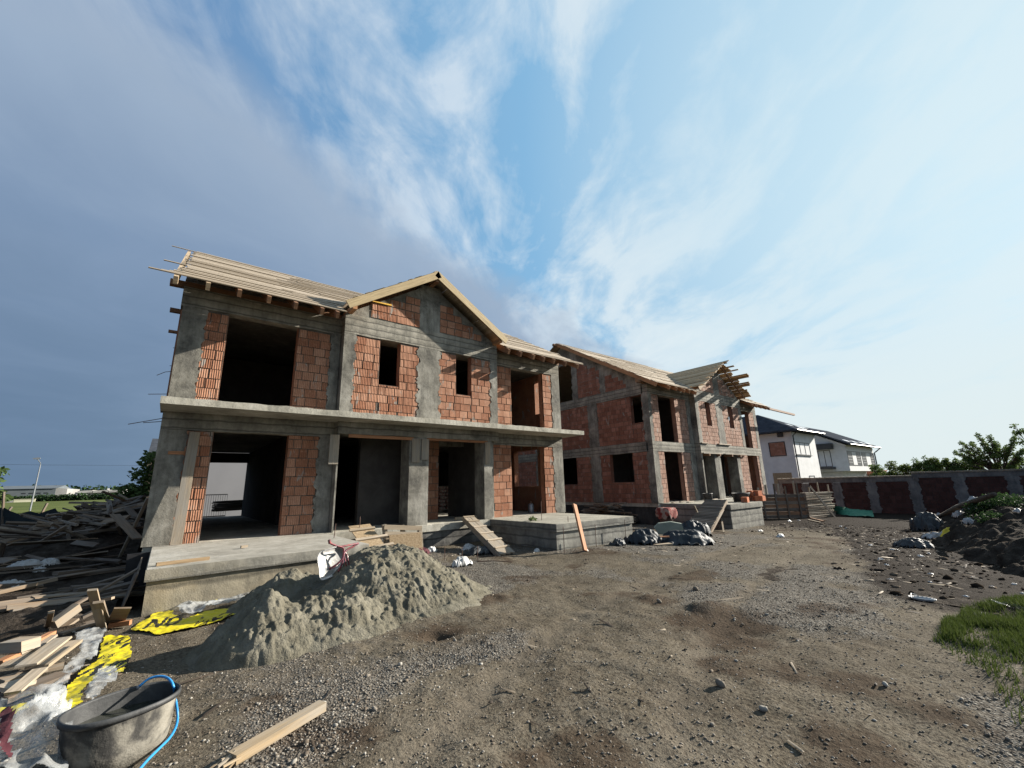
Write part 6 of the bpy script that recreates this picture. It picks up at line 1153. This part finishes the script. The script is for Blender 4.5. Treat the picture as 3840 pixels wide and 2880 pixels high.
for k in range(5): mb = MB(); mb.box(9.2, 10.4, 16.6+k*.18, 16.7+k*.18, zf+.08, zf+.10); mb.build('slat', M['pine_grey'], pp)
for k in range(3): mb = MB(); mb.box(9.2+k*.5, 9.35+k*.5, 16.6, 17.45, zf+.002, zf+.078); mb.build('bearer', M['pine_grey'], pp)
gb = empty('gas_bottle', (11.0, 12.75, zf), 'small grey gas bottle standing inside the right hand opening', 'gas bottle'); mb = MB(); mb.tube([(11, 12.75, zf), (11, 12.75, zf+.02), (11, 12.75, zf+.3), (11, 12.75, zf+.36)], [.10, .11, .11, .05], 14); mb.build('body', M['steel'], gb, smooth=True); mb = MB(); mb.tube([(11, 12.75, zf+.36), (11, 12.75, zf+.44)], .035, 8); mb.build('valve', M['rust'], gb)
for k in range(32):
    lv = k//4; mb = MB(); y = 25.2+random.uniform(-.2, .2); plank((1.95+random.uniform(-.2, .2), y+.2*(k % 4), .86+.06*lv), (3.6, y+.2*(k % 4)+random.uniform(-.1, .1), .86+.06*lv+random.uniform(0, .05)), .18, .045, 'scrap', 'dark board in the stack outside the rear opening', 'boards stacked behind the near house')
mb = MB(); M['backdrop_grey'] = m_mottle('sky_backdrop_grey', [(.3, (.185, .185, .195)), (.7, (.21, .21, .22))], .6, .9, .1)
mb.box(1.2, 7.5, 38, 38.2, 0, 5.2); setp(mb.build('sky_backdrop', [M['backdrop_grey']]), label='pale grey backdrop added in place of sky beyond the rear opening of the garage', cat='wall')  # added backdrop panel standing in for pale sky beyond the rear opening
rf_ = empty('railing', (1.6, 27.5, 0), 'thin dark metal railing seen through the garage and its rear opening', 'railing')
mb = MB(); mb.box(.8, 2.6, 27.48, 27.52, 1.58, 1.63); mb.build('rail', M['anth'], rf_)
mb = MB(); mb.box(.8, 2.6, 27.48, 27.52, .5, .55); mb.build('rail', M['anth'], rf_)
for k in range(19): mb = MB(); mb.box(.8+k*.1-.008, .8+k*.1+.008, 27.49, 27.51, .0, 1.6); mb.build('baluster', M['anth'], rf_)
# ---------------------------------------------------------------- camera, sun, sky
cd = bpy.data.cameras.new('camera'); cam = bpy.data.objects.new('camera', cd); COL.objects.link(cam); sc.camera = cam
cd.sensor_width = 36; cd.sensor_fit = 'HORIZONTAL'; cd.lens = FPX*36/3840; cd.clip_end = 6000; cd.clip_start = .05
mt = Matrix((RT, UP, -FW)).transposed().to_4x4(); mt.translation = (0, 0, EYE); cam.matrix_world = mt
S = Vector((math.sin(R(105))*math.cos(R(22)), math.cos(R(105))*math.cos(R(22)), math.sin(R(22)))).normalized()
ld = bpy.data.lights.new('sun', 'SUN'); ld.energy = 5; ld.angle = R(.5); ld.color = (1, .93, .82)
lo = bpy.data.objects.new('sun', ld); COL.objects.link(lo); lo.rotation_euler = S.to_track_quat('Z', 'Y').to_euler()
w = bpy.data.worlds.new('World'); sc.world = w; w.use_nodes = True; nt = w.node_tree
class WN(NT):
    def __init__(s): s.nt = nt; s.tc = None
t = WN(); bg = nt.nodes['Background']
sky = t.n('TexSky', sky_type='NISHITA'); sky.sun_disc = False; sky.sun_elevation = R(22); sky.sun_rotation = R(105); sky.air_density = 1.0; sky.dust_density = 1.2; sky.ozone_density = 1.2
d = t.co('Generated'); sep = t.n('SeparateXYZ', ins={0: d}); dz = sep.outputs[2]
den = t.math('ADD', t.math('MAXIMUM', dz, 0.0), .13)
pl = t.n('CombineXYZ', ins={'X': t.math('DIVIDE', sep.outputs[0], den), 'Y': t.math('DIVIDE', sep.outputs[1], den), 'Z': 0.0}).outputs[0]
def dot(v): return t.n('VectorMath', operation='DOT_PRODUCT', ins={0: d, 1: tuple(v)}).outputs['Value']
def dirp(u, v): return (FW + RT*((u-1920)/FPX) - UP*((v-1440)/FPX)).normalized()
sunf = t.math('MULTIPLY_ADD', dot(S), .5, .5)
K = 10.0*SKYK
def lin(r, g, b):
    f = lambda c: ((c/255+.055)/1.055)**2.4 if c > 10 else c/255/12.92
    return tuple(f(c)*K for c in (r, g, b))
# great-circle edge of the big veil on the left
A_, B_ = dirp(560, 0), dirp(1900, 1000); ed = A_.cross(B_).normalized()
if ed.dot(dirp(200, 1300)) < 0: ed = -ed
wob = t.math('MULTIPLY', t.math('SUBTRACT', t.noise(pl, 1.6, 7, .58, .5), .5), .30)
es = t.math('ADD', dot(ed), wob)
blue = t.ramp(sunf, [(.30, lin(98, 126, 166)), (.55, lin(112, 152, 194)), (.78, lin(134, 184, 222)), (.98, lin(205, 232, 245))])
blue = t.mix(t.ramp(sunf, [(.5, .05), (.85, .015)]), blue, sky.outputs[0])
pale = t.ramp(sunf, [(.25, lin(126, 148, 178)), (.5, lin(174, 192, 213)), (.7, lin(212, 226, 239)), (.92, lin(226, 240, 245))])
veil = t.ramp(es, [(.0, lin(166, 182, 202)), (.12, lin(155, 175, 199)), (.33, lin(130, 153, 182)), (.62, lin(106, 131, 160)), (.85, lin(96, 121, 148))])
rot = t.map(pl, (1.0, 1.0, 1), (0.3, .1, 0), (0, 0, R(38)))
n1 = t.noise(t.map(rot, (1.75, .72, 1)), 1.5, 12, .58, .6); n2 = t.noise(t.map(rot, (1.5, .9, 1)), 4.2, 10, .62, .5)
cl = t.math('ADD', t.math('MULTIPLY', n1, .72), t.math('MULTIPLY', n2, .28))
hz = t.ramp(dz, [(.0, .30), (.14, .16), (.34, .04), (.7, .01)])
cm = t.ramp(t.math('ADD', cl, hz), [(.455, 0), (.51, .35), (.57, .8), (.68, 1)])
right = t.ramp(dot(dirp(3560, 250)), [(.84, 1), (.97, .5)])
c = t.mix(t.math('MULTIPLY', cm, right), blue, pale)
c = t.mix(t.ramp(es, [(-.0, 0), (.10, .96)]), c, veil)
low = t.ramp(dz, [(.0, 1), (.10, .6), (.24, 0)])
c = t.mix(t.math('MULTIPLY', low, t.ramp(sunf, [(.3, .1), (.7, .9)])), c, t.ramp(sunf, [(.3, lin(104, 126, 150)), (.6, lin(196, 220, 234)), (.9, lin(226, 238, 238))]))
c = t.mix(t.ramp(dz, [(-.03, 1), (0, 0)]), c, (.35*SKYK, .32*SKYK, .28*SKYK, 1))
nt.links.new(c, bg.inputs['Color']); bg.inputs['Strength'].default_value = .1
sc.view_settings.view_transform = 'Standard'; sc.view_settings.look = 'None'; sc.view_settings.exposure = EXPO; sc.view_settings.gamma = 1
sc.cycles.max_bounces = 6; sc.cycles.diffuse_bounces = 3; sc.cycles.transparent_max_bounces = 8
